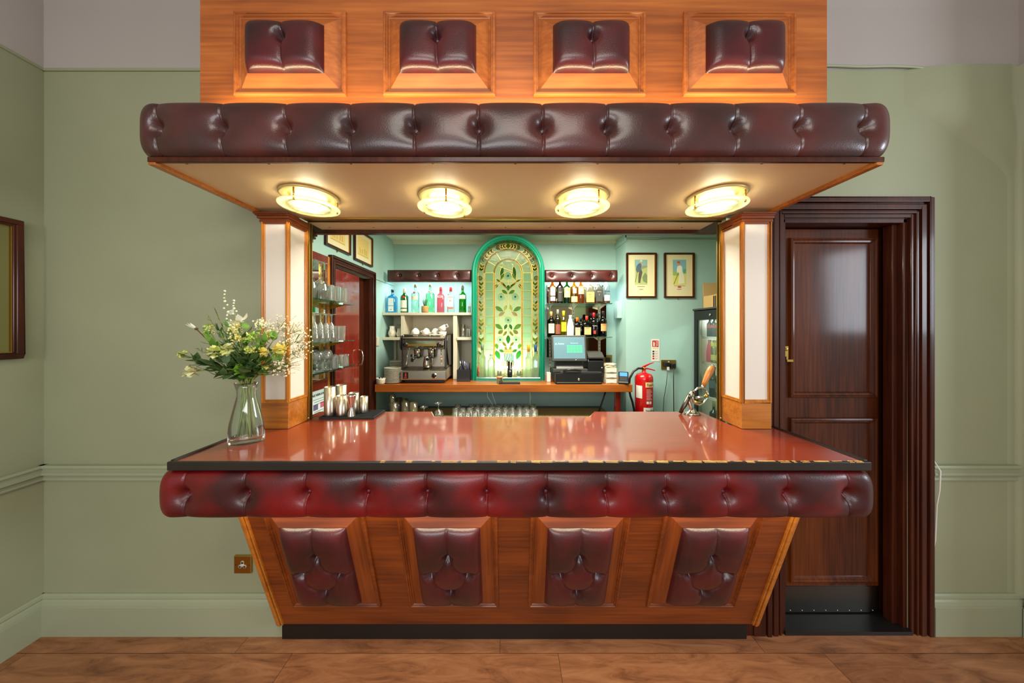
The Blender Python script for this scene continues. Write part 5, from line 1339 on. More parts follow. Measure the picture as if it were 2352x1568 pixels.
tl_ = thing('till_screen', 'touch-screen till terminal with a green number pad on screen', 'till', (0.575, 2.95, 1.0575))
b = MB(); b.box(-0.16, 0.165, -0.08, 0.10, 0, 0.03); b.prism([(-0.06, 0.03), (0.09, 0.03), (0.09, 0.11), (0.0, 0.11)], -0.13, 0.13, axis='X'); b.build('stand', 'greyplastic', tl_, bevel=0.004)
b = MB(); b.box(-0.165, 0.165, 0, 0.035, -0.125, 0.125); sc_ = b.build('screen_housing', 'greyplastic', tl_, bevel=0.006); sc_.location = (-0.005, -0.045, 0.225); sc_.rotation_euler = (-0.20, 0, 0)
b = MB(); b.box(-0.148, 0.148, -0.0012, 0.0, -0.100, 0.108); scn = b.build('screen', mat('lit_till_screen', (84, 112, 120), 0.2, emit=(96, 128, 136), estr=0.55), sc_)
b = MB()
for i in range(5):
    for j in range(4): b.box(-0.022 + i * 0.030, 0.004 + i * 0.030, -0.0022, -0.0013, -0.045 + j * 0.019, -0.029 + j * 0.019)
b.build('keypad', mat('lit_green_keys', (70, 170, 120), 0.3, emit=(80, 180, 130), estr=0.6), sc_)['kind'] = 'stuff'
tw = mat('lit_text', (150, 220, 230), 0.3, emit=(150, 220, 230), estr=0.8); MT['tw'] = tw
text('A', 0.030, (-0.125, -0.002, 0.040), sc_, 'tw'); text('Aztec', 0.026, (-0.078, -0.002, 0.042), sc_, 'tw'); text('Please enter code', 0.012, (0.050, -0.002, 0.048), sc_, 'tw', sx=0.8)
b = MB(); b.cyl(0.007, 0, 0.002, 14); b.xf(Matrix.Translation((0.06, -0.0005, -0.114)) @ Matrix.Rotation(PI / 2, 4, 'X')); b.build('button', 'chrome', sc_)
pr_ = thing('receipt_printer', 'black receipt printer to the right of the till screen', 'printer', (0.812, 2.98, 1.0575))
b = MB(); b.prism([(-0.09, 0), (-0.09, 0.10), (-0.07, 0.125), (0.12, 0.125), (0.12, 0)], -0.065, 0.085, axis='X'); b.build('body', 'blackplastic', pr_, bevel=0.005)
b = MB(); b.prism([(-0.10, 0.126), (-0.10, 0.145), (-0.03, 0.185), (0.12, 0.185), (0.12, 0.126)], -0.065, 0.085, axis='X'); b.build('cover', 'greyplastic', pr_, bevel=0.005)
b = MB(); b.cyl(0.005, 0, 0.003, 12); b.xf(Matrix.Translation((0.065, -0.0905, 0.04)) @ Matrix.Rotation(PI / 2, 4, 'X')); b.build('button', 'white', pr_)
b = MB(); b.tube([(-0.10, -0.03, 0.012), (-0.03, -0.035, 0.028), (0.04, -0.03, 0.018), (0.07, -0.02, 0.014)], [0.010, 0.012, 0.010, 0.006], 8); tag(b.build('barcode_scanner', 'blackplastic', loc=(0.60, 2.86, 1.062)), 'black hand scanner lying on top of the cash drawer', 'scanner')
for i in range(3):
    t = thing('card_tray', ['lowest pale plastic tray in the stack beside the printer', 'middle pale plastic tray in the stack beside the printer', 'uppermost pale plastic tray in the stack, under loose cards'][i], 'tray', (0.958, 2.93, 0.951 + i * 0.05), group='stack of pale trays beside the till')
    b = MB(); b.box(-0.052, 0.052, -0.07, 0.08, 0, 0.046); b.build('case', 'shelfpaint', t, bevel=0.002)
    b = MB(); b.box(-0.046, 0.046, -0.073, -0.0705, 0.008, 0.038); b.box(-0.015, 0.015, -0.077, -0.0735, 0.012, 0.018); b.build('drawer', 'white', t)
for i in range(5):
    b = MB(); b.box(-0.05, 0.05, -0.04, 0.04, 0, 0.006); o = b.build('card_pack', ['paper', 'white', 'card'][i % 3]); o.location = (0.955 + 0.006 * math.sin(i * 2), 2.93, 1.1015 + i * 0.0068); o.rotation_euler = (0, 0, 0.3 * math.sin(i * 1.7))
    tag(o, 'small pack of cards in the untidy pile on the pale trays', 'cards', 'pile of card packs on the trays')
t = thing('card_reader', 'handheld card payment terminal with a blue screen at the end of the back counter', 'card reader', (1.078, 2.88, 0.951), rz=-0.35)
b = MB(); b.prism([(-0.06, 0.0), (-0.062, 0.02), (0.05, 0.105), (0.075, 0.095), (0.06, 0.0)], -0.045, 0.045, axis='X'); b.build('body', 'blackplastic', t, bevel=0.006)
q = math.atan2(0.085, 0.112)
b = MB(); b.box(-0.034, 0.034, 0.075, 0.125, 0, 0.002); b.xf(Matrix.Translation((0, -0.062, 0.0215)) @ Matrix.Rotation(q, 4, 'X')); b.build('screen', mat('lit_blue_screen', (60, 110, 180), 0.3, emit=(70, 130, 210), estr=0.9), t)
b = MB()
for i in range(3):
    for j in range(3): b.box(-0.030 + i * 0.021, -0.014 + i * 0.021, 0.018 + j * 0.016, 0.028 + j * 0.016, 0, 0.003)
b.xf(Matrix.Translation((0, -0.062, 0.0215)) @ Matrix.Rotation(q, 4, 'X')); b.build('keypad', 'greyplastic', t)['kind'] = 'stuff'
b = MB(); b.box(-0.018, 0.018, -0.03, 0.03, 0, 0.09); tag(b.build('charger_box', 'white', loc=(0.383, 2.985, 0.951), bevel=0.003), 'small white upright box between the green frame and the cash drawer', 'box')
clip_jar((0.985, 3.05, 0.951), 'plain clear jar behind the card reader', None, None, None, 0.09, 0.024)
# ------------------------------------------------------------------ sockets, sign, extinguisher
def socket2(nm, label, loc, rotz, w, h, plugs):
    t = thing('wall_socket', label, 'socket', loc, rotz)
    b = MB(); b.box(-w, w, -0.010, -0.0005, -h, h); b.build('face_plate', 'brass_dull', t, bevel=0.002)
    for (x, z, kind) in plugs:
        k = MB(); k.box(x - 0.024, x + 0.024, -0.045, -0.0105, z - 0.024, z + 0.024); p = k.build('plug', 'blackplastic', t, bevel=0.006)
    return t
s1 = socket2('a', 'double brass wall socket with two black plugs beside the fire sign', (1.620, YP, 1.103), 0, 0.074, 0.048, [(-0.032, 0.004, 0), (0.034, -0.008, 0)])
b = MB(); b.box(-0.036, -0.016, -0.055, -0.046, -0.052, -0.02); b.box(-0.006, 0.004, -0.016, -0.0105, -0.01, 0.034); b.build('adaptor', 'white', s1)['kind'] = 'stuff'
s2 = socket2('b', 'brass wall socket with two plugs one above the other in the alcove corner', (1.095, YA, 1.09), 0, 0.052, 0.085, [(0.0, 0.035, 0), (0.0, -0.045, 0)])
b = MB()
b.tube([(1.594, YP - 0.05, 1.08), (1.585, YP - 0.03, 0.9), (1.56, YP - 0.03, 0.75), (1.55, YP - 0.03, 0.5), (1.55, YP - 0.03, 0.02)], 0.003, 6)
tag(b.build('power_cord', 'greyplastic'), 'thin twisted grey cord hanging from the left plug by the fire extinguisher', 'cord')
b = MB()
b.tube([(1.654, YP - 0.04, 1.075), (1.66, YP - 0.03, 0.9), (1.663, YP - 0.03, 0.5), (1.663, YP - 0.03, 0.02)], 0.004, 6)
tag(b.build('power_cord', 'blackplastic'), 'straight black cord hanging from the right plug by the fire extinguisher', 'cord')
t = thing('fire_sign', 'narrow white and red fire extinguisher instruction sign on the teal wall', 'sign', (1.489, YP - 0.001, 1.248))
b = MB(); b.box(-0.042, 0.042, -0.002, 0, -0.113, 0.113); b.build('board', 'white', t)
b = MB(); b.box(-0.032, 0.002, -0.0026, -0.0021, 0.034, 0.100, 0); b.box(0.004, 0.032, -0.0026, -0.0021, 0.034, 0.100, 0)
b.box(-0.022, -0.008, -0.0032, -0.0027, 0.040, 0.078, 1); b.box(-0.019, -0.011, -0.0032, -0.0027, 0.079, 0.088, 1)
for i in range(4): b.prism([(0.008, 0.042 + i * 0.014), (0.028, 0.050 + i * 0.014), (0.028, 0.055 + i * 0.014), (0.008, 0.047 + i * 0.014)], -0.0032, -0.0027, 1)
b.box(-0.030, 0.030, -0.0026, -0.0021, 0.016, 0.026, 2)
for i in range(4):
    b.box(-0.030, -0.012, -0.0026, -0.0021, -0.020 - i * 0.024, -0.004 - i * 0.024, 3 if i < 2 else 0)
    for j in range(3): b.box(-0.006, 0.030 - 0.006 * j, -0.0026, -0.0021, -0.008 - i * 0.024 - j * 0.005, -0.006 - i * 0.024 - j * 0.005, 4)
b.build('print', ['red', 'white', plain((226, 206, 130)), 'steel_dark', plain((200, 160, 150))], t)
fe = thing('fire_extinguisher', 'red foam fire extinguisher with black hose beside the back counter', 'fire extinguisher', (1.307, 2.96, 0.42))
rr = 0.083
b = MB(); b.lathe([(0, 0), (rr * 0.96, 0), (rr, 0.012), (rr, 0.56), (rr * 0.97, 0.585), (rr * 0.8, 0.608), (rr * 0.4, 0.620), (0.018, 0.625), (0.018, 0.645), (0, 0.645)], 40); b.build('cylinder', 'red', fe)
b = MB(); b.cyl(0.016, 0.645, 0.675, 16); b.cyl(0.007, -0.03, 0.0, 12, c=(0, 0, 0.66)); b.build('valve', 'brass', fe)
b = MB(); b.prism([(-0.03, 0.672), (0.0, 0.690), (0.055, 0.712), (0.095, 0.722), (0.095, 0.718), (0.05, 0.700), (0.0, 0.670)], -0.010, 0.010); b.prism([(-0.02, 0.655), (0.03, 0.668), (0.10, 0.650), (0.11, 0.638), (0.10, 0.640), (0.03, 0.655), (-0.02, 0.648)], -0.010, 0.010); b.build('lever', 'red', fe, bevel=0.001)
b = MB(); pts = [(-0.01, -0.01, 0.662), (-0.06, -0.015, 0.665), (-0.11, -0.02, 0.635), (-0.145, -0.02, 0.57), (-0.155, -0.02, 0.48), (-0.14, -0.02, 0.40), (-0.12, -0.02, 0.34), (-0.105, -0.02, 0.27), (-0.10, -0.02, 0.22)]
b.tube(pts, 0.010, 12); b.build('hose', 'blackplastic', fe)
b = MB(); b.tube([(-0.10, -0.02, 0.235), (-0.098, -0.02, 0.19)], 0.013, 12); b.build('nozzle', 'blackplastic', fe)
b = MB(); 
for z0, z1, a0, a1, m in ((0.495, 0.545, -1.9, -1.15, 0), (0.10, 0.27, -2.75, -2.2, 1), (0.09, 0.235, -2.05, -1.15, 1)):
    pass
b.lathe([(rr + 0.001, 0.492), (rr + 0.001, 0.540)], 20, 0, a0=-PI / 2 - 0.25, a1=-PI / 2 + 0.85)
b.lathe([(rr + 0.001, 0.385), (rr + 0.001, 0.505)], 20, 1, a0=-PI / 2 - 1.4, a1=-PI / 2 - 0.6)
b.lathe([(rr + 0.001, 0.245), (rr + 0.001, 0.300)], 20, 1, a0=-PI / 2 - 0.45, a1=-PI / 2 + 0.85); b.build('label', [plain((236, 206, 140)), 'white'], fe)
b = MB()
for i in range(9): b.lathe([(rr + 0.0012, 0.470 - i * 0.012), (rr + 0.0012, 0.473 - i * 0.012)], 12, 0, a0=-PI / 2 - 0.15, a1=-PI / 2 + 0.35 + 0.3 * ((i * 7) % 3) / 3)
for i in range(2): b.lathe([(rr + 0.0012, 0.335), (rr + 0.0012, 0.36)], 6, 0, a0=-PI / 2 - 0.15 + i * 0.34, a1=-PI / 2 + 0.12 + i * 0.34)
b.build('small_print', 'white', fe)['kind'] = 'stuff'
a = 0.22
text('Foam', 0.037, (rr * 1.02 * math.sin(a) + 0.002, -rr * 1.03 * math.cos(a) - 0.004, 0.516), fe, plain((110, 20, 20)), (PI / 2, 0, a), bold=True, sx=0.85)
text('Standby', 0.030, (rr * 1.02 * math.sin(a * .7) + 0.002, -rr * 1.03 * math.cos(a * .7) - 0.004, 0.272), fe, 'blackplastic', (PI / 2, 0, a * .7), bold=True, sx=0.85)
b = MB(); b.box(-0.03, 0.03, 0.083, YP - 2.96 - 0.001, 0.50, 0.56); b.build('wall_bracket', 'steel_dark', fe)
# ------------------------------------------------------------------ golf prints
def picture(label, loc, w, h, rotz, art, grp):
    t = thing('framed_picture', label, 'picture', loc, rotz, grp)
    b = MB(); ring_box(b, -w / 2, w / 2, -h / 2, h / 2, 0.014, lambda b, u0, u1, w0, w1, m: b.box(u0, u1, -0.020, -0.0005, w0, w1, m)); b.build('frame', 'frame_wood', t, bevel=0.002)
    b = MB(); ring_box(b, -w / 2 + 0.013, w / 2 - 0.013, -h / 2 + 0.013, h / 2 - 0.013, 0.005, lambda b, u0, u1, w0, w1, m: b.box(u0, u1, -0.014, -0.001, w0, w1, m)); b.build('gold_slip', 'brass', t)
    b = MB(); b.box(-w / 2 + 0.017, w / 2 - 0.017, -0.006, -0.001, -h / 2 + 0.017, h / 2 - 0.017); b.build('mount', 'paper', t)
    b = MB(); b.box(-0.012, -0.006, -0.008, -0.001, -h / 2 - 0.012, -h / 2 + 0.001); b.sphere((-0.009, -0.006, -h / 2 - 0.012), 0.005, 0, 8, 6); b.build('fixing', 'brass_dull', t)
    art(t); return t
def flatp(t, items, nm='print'):
    b = MB(); ms = []
    for i, (pts, c) in enumerate(items):
        b.prism(pts, -0.0066 - 0.0003 * i, -0.0061, i); ms.append(plain(c, 0.8))
    b.build(nm, ms, t)
def R4(x0, x1, z0, z1): return [(x0, z0), (x1, z0), (x1, z1), (x0, z1)]
def golfer_a(t):
    flatp(t, [(R4(-0.066, 0.062, -0.095, 0.160), (176, 188, 120)), (R4(-0.066, 0.062, 0.085, 0.160), (138, 178, 168)), ([(0.0, 0.06), (0.062, 0.085), (0.062, 0.10), (0.0, 0.098)], (146, 150, 120)), ([(0.02, -0.06), (0.06, -0.08), (0.062, 0.0), (0.04, 0.03), (0.01, -0.02)], (120, 140, 90)),
              ([(-0.03, -0.075), (-0.012, -0.078), (0.0, -0.02), (0.012, 0.03), (0.002, 0.06), (-0.02, 0.05), (-0.028, 0.0)], (92, 82, 70)),
              ([(-0.055, 0.06), (-0.045, 0.028), (-0.005, 0.045), (0.002, 0.10), (-0.006, 0.128), (-0.03, 0.118), (-0.048, 0.092)], (84, 104, 116)),
              ([(-0.006, 0.122), (0.004, 0.118), (0.012, 0.134), (0.004, 0.146), (-0.010, 0.142)], (206, 160, 120)), ([(-0.014, 0.14), (0.014, 0.143), (0.008, 0.154), (-0.008, 0.154)], (226, 220, 196)),
              ([(-0.062, -0.07), (-0.059, -0.07), (-0.040, 0.03), (-0.043, 0.03)], (110, 90, 60)), (R4(-0.04, 0.035, -0.114, -0.111), (120, 110, 90)), (R4(-0.02, 0.018, -0.142, -0.139), (140, 130, 100))])
def golfer_b(t):
    flatp(t, [(R4(-0.062, 0.072, -0.095, 0.160), (214, 214, 110)), (R4(-0.062, 0.072, 0.040, 0.160), (128, 184, 188)), ([(0.03, 0.02), (0.072, 0.02), (0.072, 0.07), (0.045, 0.06)], (96, 170, 130)), (R4(-0.062, 0.0, 0.0, 0.045), (150, 190, 100)),
              ([(-0.005, -0.085), (0.058, -0.080), (0.052, -0.01), (0.034, 0.05), (0.008, 0.048), (0.0, -0.02)], (232, 228, 196)),
              ([(-0.020, 0.030), (0.0, 0.020), (0.034, 0.046), (0.030, 0.090), (0.010, 0.104), (-0.016, 0.092), (-0.022, 0.06)], (240, 236, 214)),
              ([(-0.014, 0.104), (0.004, 0.100), (0.008, 0.122), (-0.004, 0.132), (-0.016, 0.124)], (214, 150, 110)), ([(-0.022, 0.126), (0.010, 0.124), (0.006, 0.144), (-0.018, 0.142)], (196, 90, 50)),
              ([(-0.056, -0.088), (-0.052, -0.088), (-0.004, 0.03), (-0.008, 0.032)], (150, 120, 80)), (R4(-0.052, 0.06, -0.106, -0.104), (150, 140, 110)), ([(-0.014, -0.124), (0.020, -0.124), (0.016, -0.108), (-0.010, -0.108)], (206, 70, 60)), (R4(-0.02, 0.02, -0.142, -0.139), (140, 130, 100))])
picture('framed print of a man in a dark jacket playing golf, nearer the whisky shelves', (1.342, YP, 2.01), 0.304, 0.458, 0, golfer_a, None)
picture('framed print of a woman in a white dress playing golf, nearer the fridge', (1.727, YP, 2.01), 0.304, 0.458, 0, golfer_b, None)
def faint(c1):
    def f(t):
        flatp(t, [(R4(-0.10, 0.10, -0.075, 0.085), (226, 200, 120))] + [(R4(x, x + 0.012, -0.055, -0.055 + h), c1) for x, h in ((-0.07, 0.05), (-0.05, 0.035), (-0.02, 0.04), (0.02, 0.055), (0.05, 0.045))] + [(R4(-0.09, 0.09, -0.070, -0.066), (190, 170, 100))])
    return f
picture('framed print on the servery left wall, nearer the bar opening', (XI, 2.29, 2.19), 0.33, 0.27, PI / 2, faint((206, 170, 120)), None)
picture('framed print on the servery left wall, nearer the alcove corner', (XI, 2.685, 2.175), 0.33, 0.27, PI / 2, faint((200, 176, 90)), None)
b = MB(); b.box(XI + 0.0005, XI + 0.01, 2.955, 3.01, 1.30, 1.385); tag(b.build('light_switch', 'shelfpaint', bevel=0.002), 'cream light switch on the servery left wall past the red door', 'switch')
b = MB(); b.box(1.14, 1.1895, 3.22, 3.30, 1.58, 1.76); b.box(1.15, 1.1895, 3.30, 3.36, 1.60, 1.70); tag(b.build('junction_box', 'teal', bevel=0.003), 'teal painted box on the alcove side wall by the whisky shelf', 'box')
# ------------------------------------------------------------------ fridge
fr_ = thing('bottle_fridge', 'tall black glass-door drinks fridge on the right of the servery', 'fridge', (1.88, 2.80, 0.0))
b = MB(); y0, y1 = -0.36, 0.305
b.box(0.045, 0.53, y0, y0 + 0.03, 0.05, 1.63); b.box(0.045, 0.53, y1 - 0.03, y1, 0.05, 1.63); b.box(0.5, 0.53, y0 + 0.03, y1 - 0.03, 0.05, 1.63); b.box(0.045, 0.53, y0, y1, 1.63, 1.65); b.box(0.045, 0.53, y0, y1, 0.01, 0.05)
b.box(-0.012, 0.53, y0 - 0.005, y1 + 0.005, 1.651, 1.668)
b.build('cabinet', 'greyplastic', fr_, bevel=0.003)
b = MB(); b.box(0.05, 0.499, y0 + 0.031, y0 + 0.034, 0.051, 1.629); b.box(0.05, 0.499, y1 - 0.034, y1 - 0.031, 0.051, 1.629); b.box(0.495, 0.499, y0 + 0.034, y1 - 0.034, 0.051, 1.629); b.box(0.05, 0.495, y0 + 0.034, y1 - 0.034, 1.60, 1.629); b.build('lining', 'white', fr_)
b = MB(); b.box(0, 0.04, y0, y1, 1.555, 1.645); b.box(0, 0.04, y0, y1, 0.05, 0.12); b.box(0, 0.04, y0, y0 + 0.05, 0.12, 1.555); b.box(0, 0.04, y1 - 0.05, y1, 0.12, 1.555); dr_ = b.build('door', 'blackplastic', fr_, bevel=0.003)
b = MB(); b.box(0.006, 0.010, y0 + 0.05, y1 - 0.05, 0.12, 1.555); b.build('pane', thinglass('fridge_pane', tint=(232, 240, 234), edge=0.1, body=0.03), dr_)
b = MB(); b.box(0.004, 0.036, y0 + 0.0505, y0 + 0.062, 0.1205, 1.5545); b.box(0.012, 0.036, y1 - 0.075, y1 - 0.0505, 0.1205, 1.5545); b.build('inner_frame', 'steel', dr_)['kind'] = 'stuff'
b = MB(); b.cyl(0.012, 0, 0.008, 16); b.xf(Matrix.Translation((-0.0005, 0.05, 1.598)) @ Matrix.Rotation(-PI / 2, 4, 'Y')); b.build('lock', 'chrome', fr_)
FZ = [1.385, 1.135, 0.80, 0.45]
for z in FZ:
    b = MB()
    for i in range(14): b.tube([(0.06, y0 + 0.05 + i * 0.043, z), (0.49, y0 + 0.05 + i * 0.043, z)], 0.002, 6)
    b.tube([(0.06, y0 + 0.035, z), (0.06, y1 - 0.035, z)], 0.004, 8); b.tube([(0.06, y0 + 0.035, z - 0.012), (0.06, y1 - 0.035, z - 0.012)], 0.003, 8); b.build('wire_shelf', 'white', fr_)
l = bpy.data.lights.new('fridge_lamp', 'AREA'); l.shape = 'RECTANGLE'; l.size = 0.04; l.size_y = 0.5; l.energy = 3.5; l.color = (0.9, 0.97, 1.0)
lo = bpy.data.objects.new('fridge_lamp', l); COL.objects.link(lo); lo.location = (2.02, 2.77, 1.59)
def fb(x, y, k, label, *a, **kw):
    t = bottle((1.88 + x, y, FZ[k] + 0.0045), label, *a, **kw); t.rotation_euler = (0, 0, -PI / 2 + 0.35); return t
for i, y in enumerate((3.005, 2.940, 2.875)):
    fb(0.10, y, 0, ['glass cola bottle on the top fridge shelf, farthest from the bar', 'glass cola bottle in the middle of the top fridge shelf row', 'glass cola bottle on the top fridge shelf, nearest the pillar'][i], (50, 26, 20), 0.195, 0.029, 0.25, 'round', (200, 40, 40), [(0.44, 0.58, (200, 40, 36), 1.4)], group='cola bottles in the fridge', dense=0.6, caph=0.06)
fb(0.10, 3.01, 1, 'pink-capped fruit drink bottle with yellow foot on the second fridge shelf', (248, 150, 176), 0.22, 0.030, 0.3, 'taper', (226, 150, 160), [], group=None, dense=0.8, caph=0.1)
fb(0.10, 2.945, 1, 'clear tonic bottle with yellow neck label beside the pink bottle', (200, 210, 180), 0.22, 0.029, 0.3, 'round', (214, 200, 120), [(0.12, 0.36, (214, 196, 120), 1.2), (0.72, 0.88, (224, 206, 90), 1.4)], group=None, dense=0.25, rn=0.016, caph=0.06)
fb(0.10, 2.880, 1, 'clear tonic bottle with yellow neck label nearest the pillar', (200, 210, 180), 0.22, 0.029, 0.3, 'round', (214, 200, 120), [(0.12, 0.36, (214, 196, 120), 1.2), (0.72, 0.88, (224, 206, 90), 1.4)], group=None, dense=0.25, rn=0.016, caph=0.06)
fb(0.12, 2.98, 2, 'large dark bottle on the third fridge shelf behind the corkscrew handle', (40, 60, 70), 0.29, 0.042, 0.3, 'round', (40, 40, 46), [(0.3, 0.55, (70, 84, 100), 1.2)], dense=0.6)
fb(0.12, 2.885, 2, 'large dark blue-capped bottle on the third fridge shelf', (40, 54, 80), 0.29, 0.042, 0.3, 'round', (60, 130, 200), [(0.2, 0.5, (70, 90, 110), 1.2)], dense=0.6)
fb(0.12, 2.98, 3, 'dark green wine bottle with a pale label on the lowest visible fridge shelf', (20, 60, 40), 0.31, 0.038, 0.3, 'round', (196, 190, 150), [(0.12, 0.42, (196, 196, 150), 1.2)], dense=0.6, caph=0.18)
fb(0.12, 2.89, 3, 'dark wine bottle with a round label on the lowest visible fridge shelf', (20, 40, 36), 0.31, 0.040, 0.3, 'round', (150, 150, 130), [(0.10, 0.45, (150, 150, 120), 1.0)], dense=0.6, caph=0.18)
# cardboard boxes on the fridge
t = thing('cardboard_box', 'open brown cardboard box with black tape on top of the fridge', 'box', (1.905, 2.72, 1.669))
def slab(b, pts, th=0.004, m=0):
    P = [Vector(p) for p in pts]; n = (P[1] - P[0]).cross(P[-1] - P[0]).normalized() * th
    k = len(P); b.add([tuple(p) for p in P] + [tuple(p + n) for p in P], [tuple(range(k)), tuple(range(2 * k - 1, k - 1, -1))] + [(i, (i + 1) % k, (i + 1) % k + k, i + k) for i in range(k)], m)
b = MB(); H_ = 0.115
for (a, c) in (((0, -0.15), (0, 0.28)), ((0, 0.28), (0.32, 0.28)), ((0.32, 0.28), (0.32, -0.15)), ((0.32, -0.15), (0, -0.15))): slab(b, [(a[0], a[1], 0), (c[0], c[1], 0), (c[0], c[1], H_), (a[0], a[1], H_)])
b.box(0.004, 0.316, -0.146, 0.276, 0, 0.004); b.build('carton', 'card', t)
b = MB(); slab(b, [(0.0, 0.275, H_), (0.32, 0.275, H_), (0.31, 0.30, H_ + 0.135), (0.01, 0.30, H_ + 0.135)]); b.build('flap', 'card', t)
b = MB(); slab(b, [(0.0, -0.10, H_), (0.0, 0.12, H_), (0.06, 0.12, H_ + 0.03), (0.06, -0.10, H_ + 0.03)]); b.build('flap', 'card', t)
b = MB(); b.box(-0.0015, -0.0003, 0.09, 0.105, 0.0, H_ - 0.01); b.box(-0.0015, -0.0003, 0.112, 0.127, 0.0, H_ - 0.01); b.build('tape', 'blackplastic', t)['kind'] = 'stuff'
t = thing('cardboard_box', 'second cardboard box leaning behind the open one, cut off by the pillar', 'box', (2.03, 2.49, 1.669), 0.1)
b = MB(); b.box(0, 0.22, -0.2, 0.06, 0, 0.20); b.build('carton', 'card', t); b = MB(); slab(b, [(0, 0.06, 0.2), (0.22, 0.06, 0.2), (0.22, 0.08, 0.26), (0, 0.08, 0.26)]); b.build('flap', 'card', t)
# ------------------------------------------------------------------ things on the bar top
zt_ = 1.0005
t = thing('bar_mat', 'black rubber drip mat under the steel cups, beside the left pillar', 'bar mat', (-0.84, 1.642, zt_))
b = MB(); b.box(-0.142, 0.142, -0.072, 0.072, 0, 0.004); ring_box(b, -0.142, 0.142, -0.072, 0.072, 0.005, lambda b, u0, u1, w0, w1, m: b.box(u0, u1, w0, w1, 0.004, 0.010, m)); b.build('mat_base', 'rubber', t)
b = MB()
for i in range(34):
    for j in range(16): b.box(-0.134 + i * 0.008, -0.130 + i * 0.008, -0.063 + j * 0.008, -0.059 + j * 0.008, 0.0041, 0.0075)
b.build('rubber_nubs', 'rubber', t)['kind'] = 'stuff'
def steel_cup(x, y, r, h, label):
    b = MB(); b.lathe([(0, 0), (r * 0.96, 0), (r, 0.003), (r, h), (r * 0.95, h), (r * 0.93, 0.005), (0, 0.005)], 36)
    o = b.build('steel_cup', 'steel', loc=(x, y, zt_ + 0.0078)); tag(o, label, 'steel cup', 'steel spirit measures and cups on the bar mat')
steel_cup(-0.950, 1.612, 0.027, 0.152, 'tallest steel cup at the front left of the bar mat')
steel_cup(-0.925, 1.676, 0.027, 0.150, 'tall steel cup at the back of the bar mat, behind the front left one')
steel_cup(-0.887, 1.612, 0.026, 0.106, 'shorter steel cup at the front of the bar mat, beside the double-ended measure')
steel_cup(-0.858, 1.680, 0.026, 0.106, 'shorter steel cup at the back of the bar mat, behind the double-ended measure')
steel_cup(-0.797, 1.672, 0.020, 0.088, 'small steel cup at the back right of the group on the bar mat')
b = MB(); b.lathe([(0, 0.012), (0.020, 0.0), (0.0225, 0.0), (0.0225, 0.002), (0.010, 0.040), (0.010, 0.046), (0.024, 0.106), (0.0245, 0.112), (0.022, 0.112), (0.008, 0.048), (0, 0.047)], 30)
b.lathe([(0.0115, 0.040), (0.0125, 0.043), (0.0115, 0.046)], 24)
tag(b.build('jigger', 'chrome', loc=(-0.829, 1.600, zt_ + 0.0078)), 'double-ended steel measure, waisted in the middle, at the front right of the cups', 'measure')
# bar-mounted corkscrew
cs = thing('bar_corkscrew', 'polished metal lever corkscrew with a turned wooden handle at the right back of the bar', 'corkscrew', (1.002, 1.668, zt_))
def Q(px, py, dy=0.0): return ((px - 1588) / 415.0, dy, (946 - py) / 415.0)
b = MB(); b.lathe([(0, 0), (0.044, 0), (0.045, 0.003), (0.036, 0.008), (0.020, 0.016), (0.014, 0.030), (0.0, 0.034)], 32, sy=0.75); b.build('base_flange', 'chrome', cs)
b = MB(); b.tube([Q(1587, 940), Q(1584, 930), Q(1579, 915), Q(1584, 902), Q(1592, 893)], [0.013, 0.010, 0.011, 0.014, 0.010], 14); b.build('stand', 'chrome', cs)
b = MB(); b.tube([Q(1560, 944, -0.0), Q(1570, 926), Q(1583, 902)], [0.009, 0.012, 0.013], 14); b.sphere(Q(1589, 895, -0.012), 0.010); b.sphere(Q(1579, 906, -0.014), 0.008); b.build('barrel', 'steel_dark', cs)
b = MB(); lp = [(1591, 921), (1588, 908), (1592, 895), (1600, 887), (1610, 886), (1619, 890), (1624, 900), (1620, 912), (1613, 921), (1603, 926)]
b.tube([Q(*p) for p in lp], 0.0055, 10, closed=True)
b.tube([Q(1594, 909, -0.006), Q(1606, 907, -0.008), Q(1618, 905, -0.004)], 0.007, 10); b.tube([Q(1592, 918, 0.006), Q(1602, 921, 0.008), Q(1612, 918, 0.004)], 0.0075, 10, m=1)
b.sphere(Q(1618, 904, -0.006), 0.011, 1); b.build('lever_loop', ['chrome', 'brass'], cs)
b = MB(); b.tube([Q(1609, 888), Q(1613, 881)], [0.008, 0.010], 14)
b.tube([Q(1633.5, 837.5), Q(1634.8, 834.5)], [0.011, 0.006], 14); b.build('ferrule', 'chrome', cs)['kind'] = 'stuff'
b = MB(); hp = [(1613, 881), (1616, 874), (1621, 863), (1627, 851), (1631, 843), (1633.5, 838)]
b.tube([Q(*p) for p in hp], [0.0105, 0.0125, 0.0155, 0.0185, 0.0175, 0.012], 20); b.build('handle', 'handle_wood', cs)
b = MB(); b.box(-0.008, 0.008, -0.004, 0.004, 0, 0.003); b.sphere((-0.002, 0, 0.004), 0.004, 0, 8, 6); tag(b.build('cork_scrap', 'white', loc=(0.965, 1.655, zt_)), 'tiny white scrap on the bar beside the corkscrew base', 'scrap')
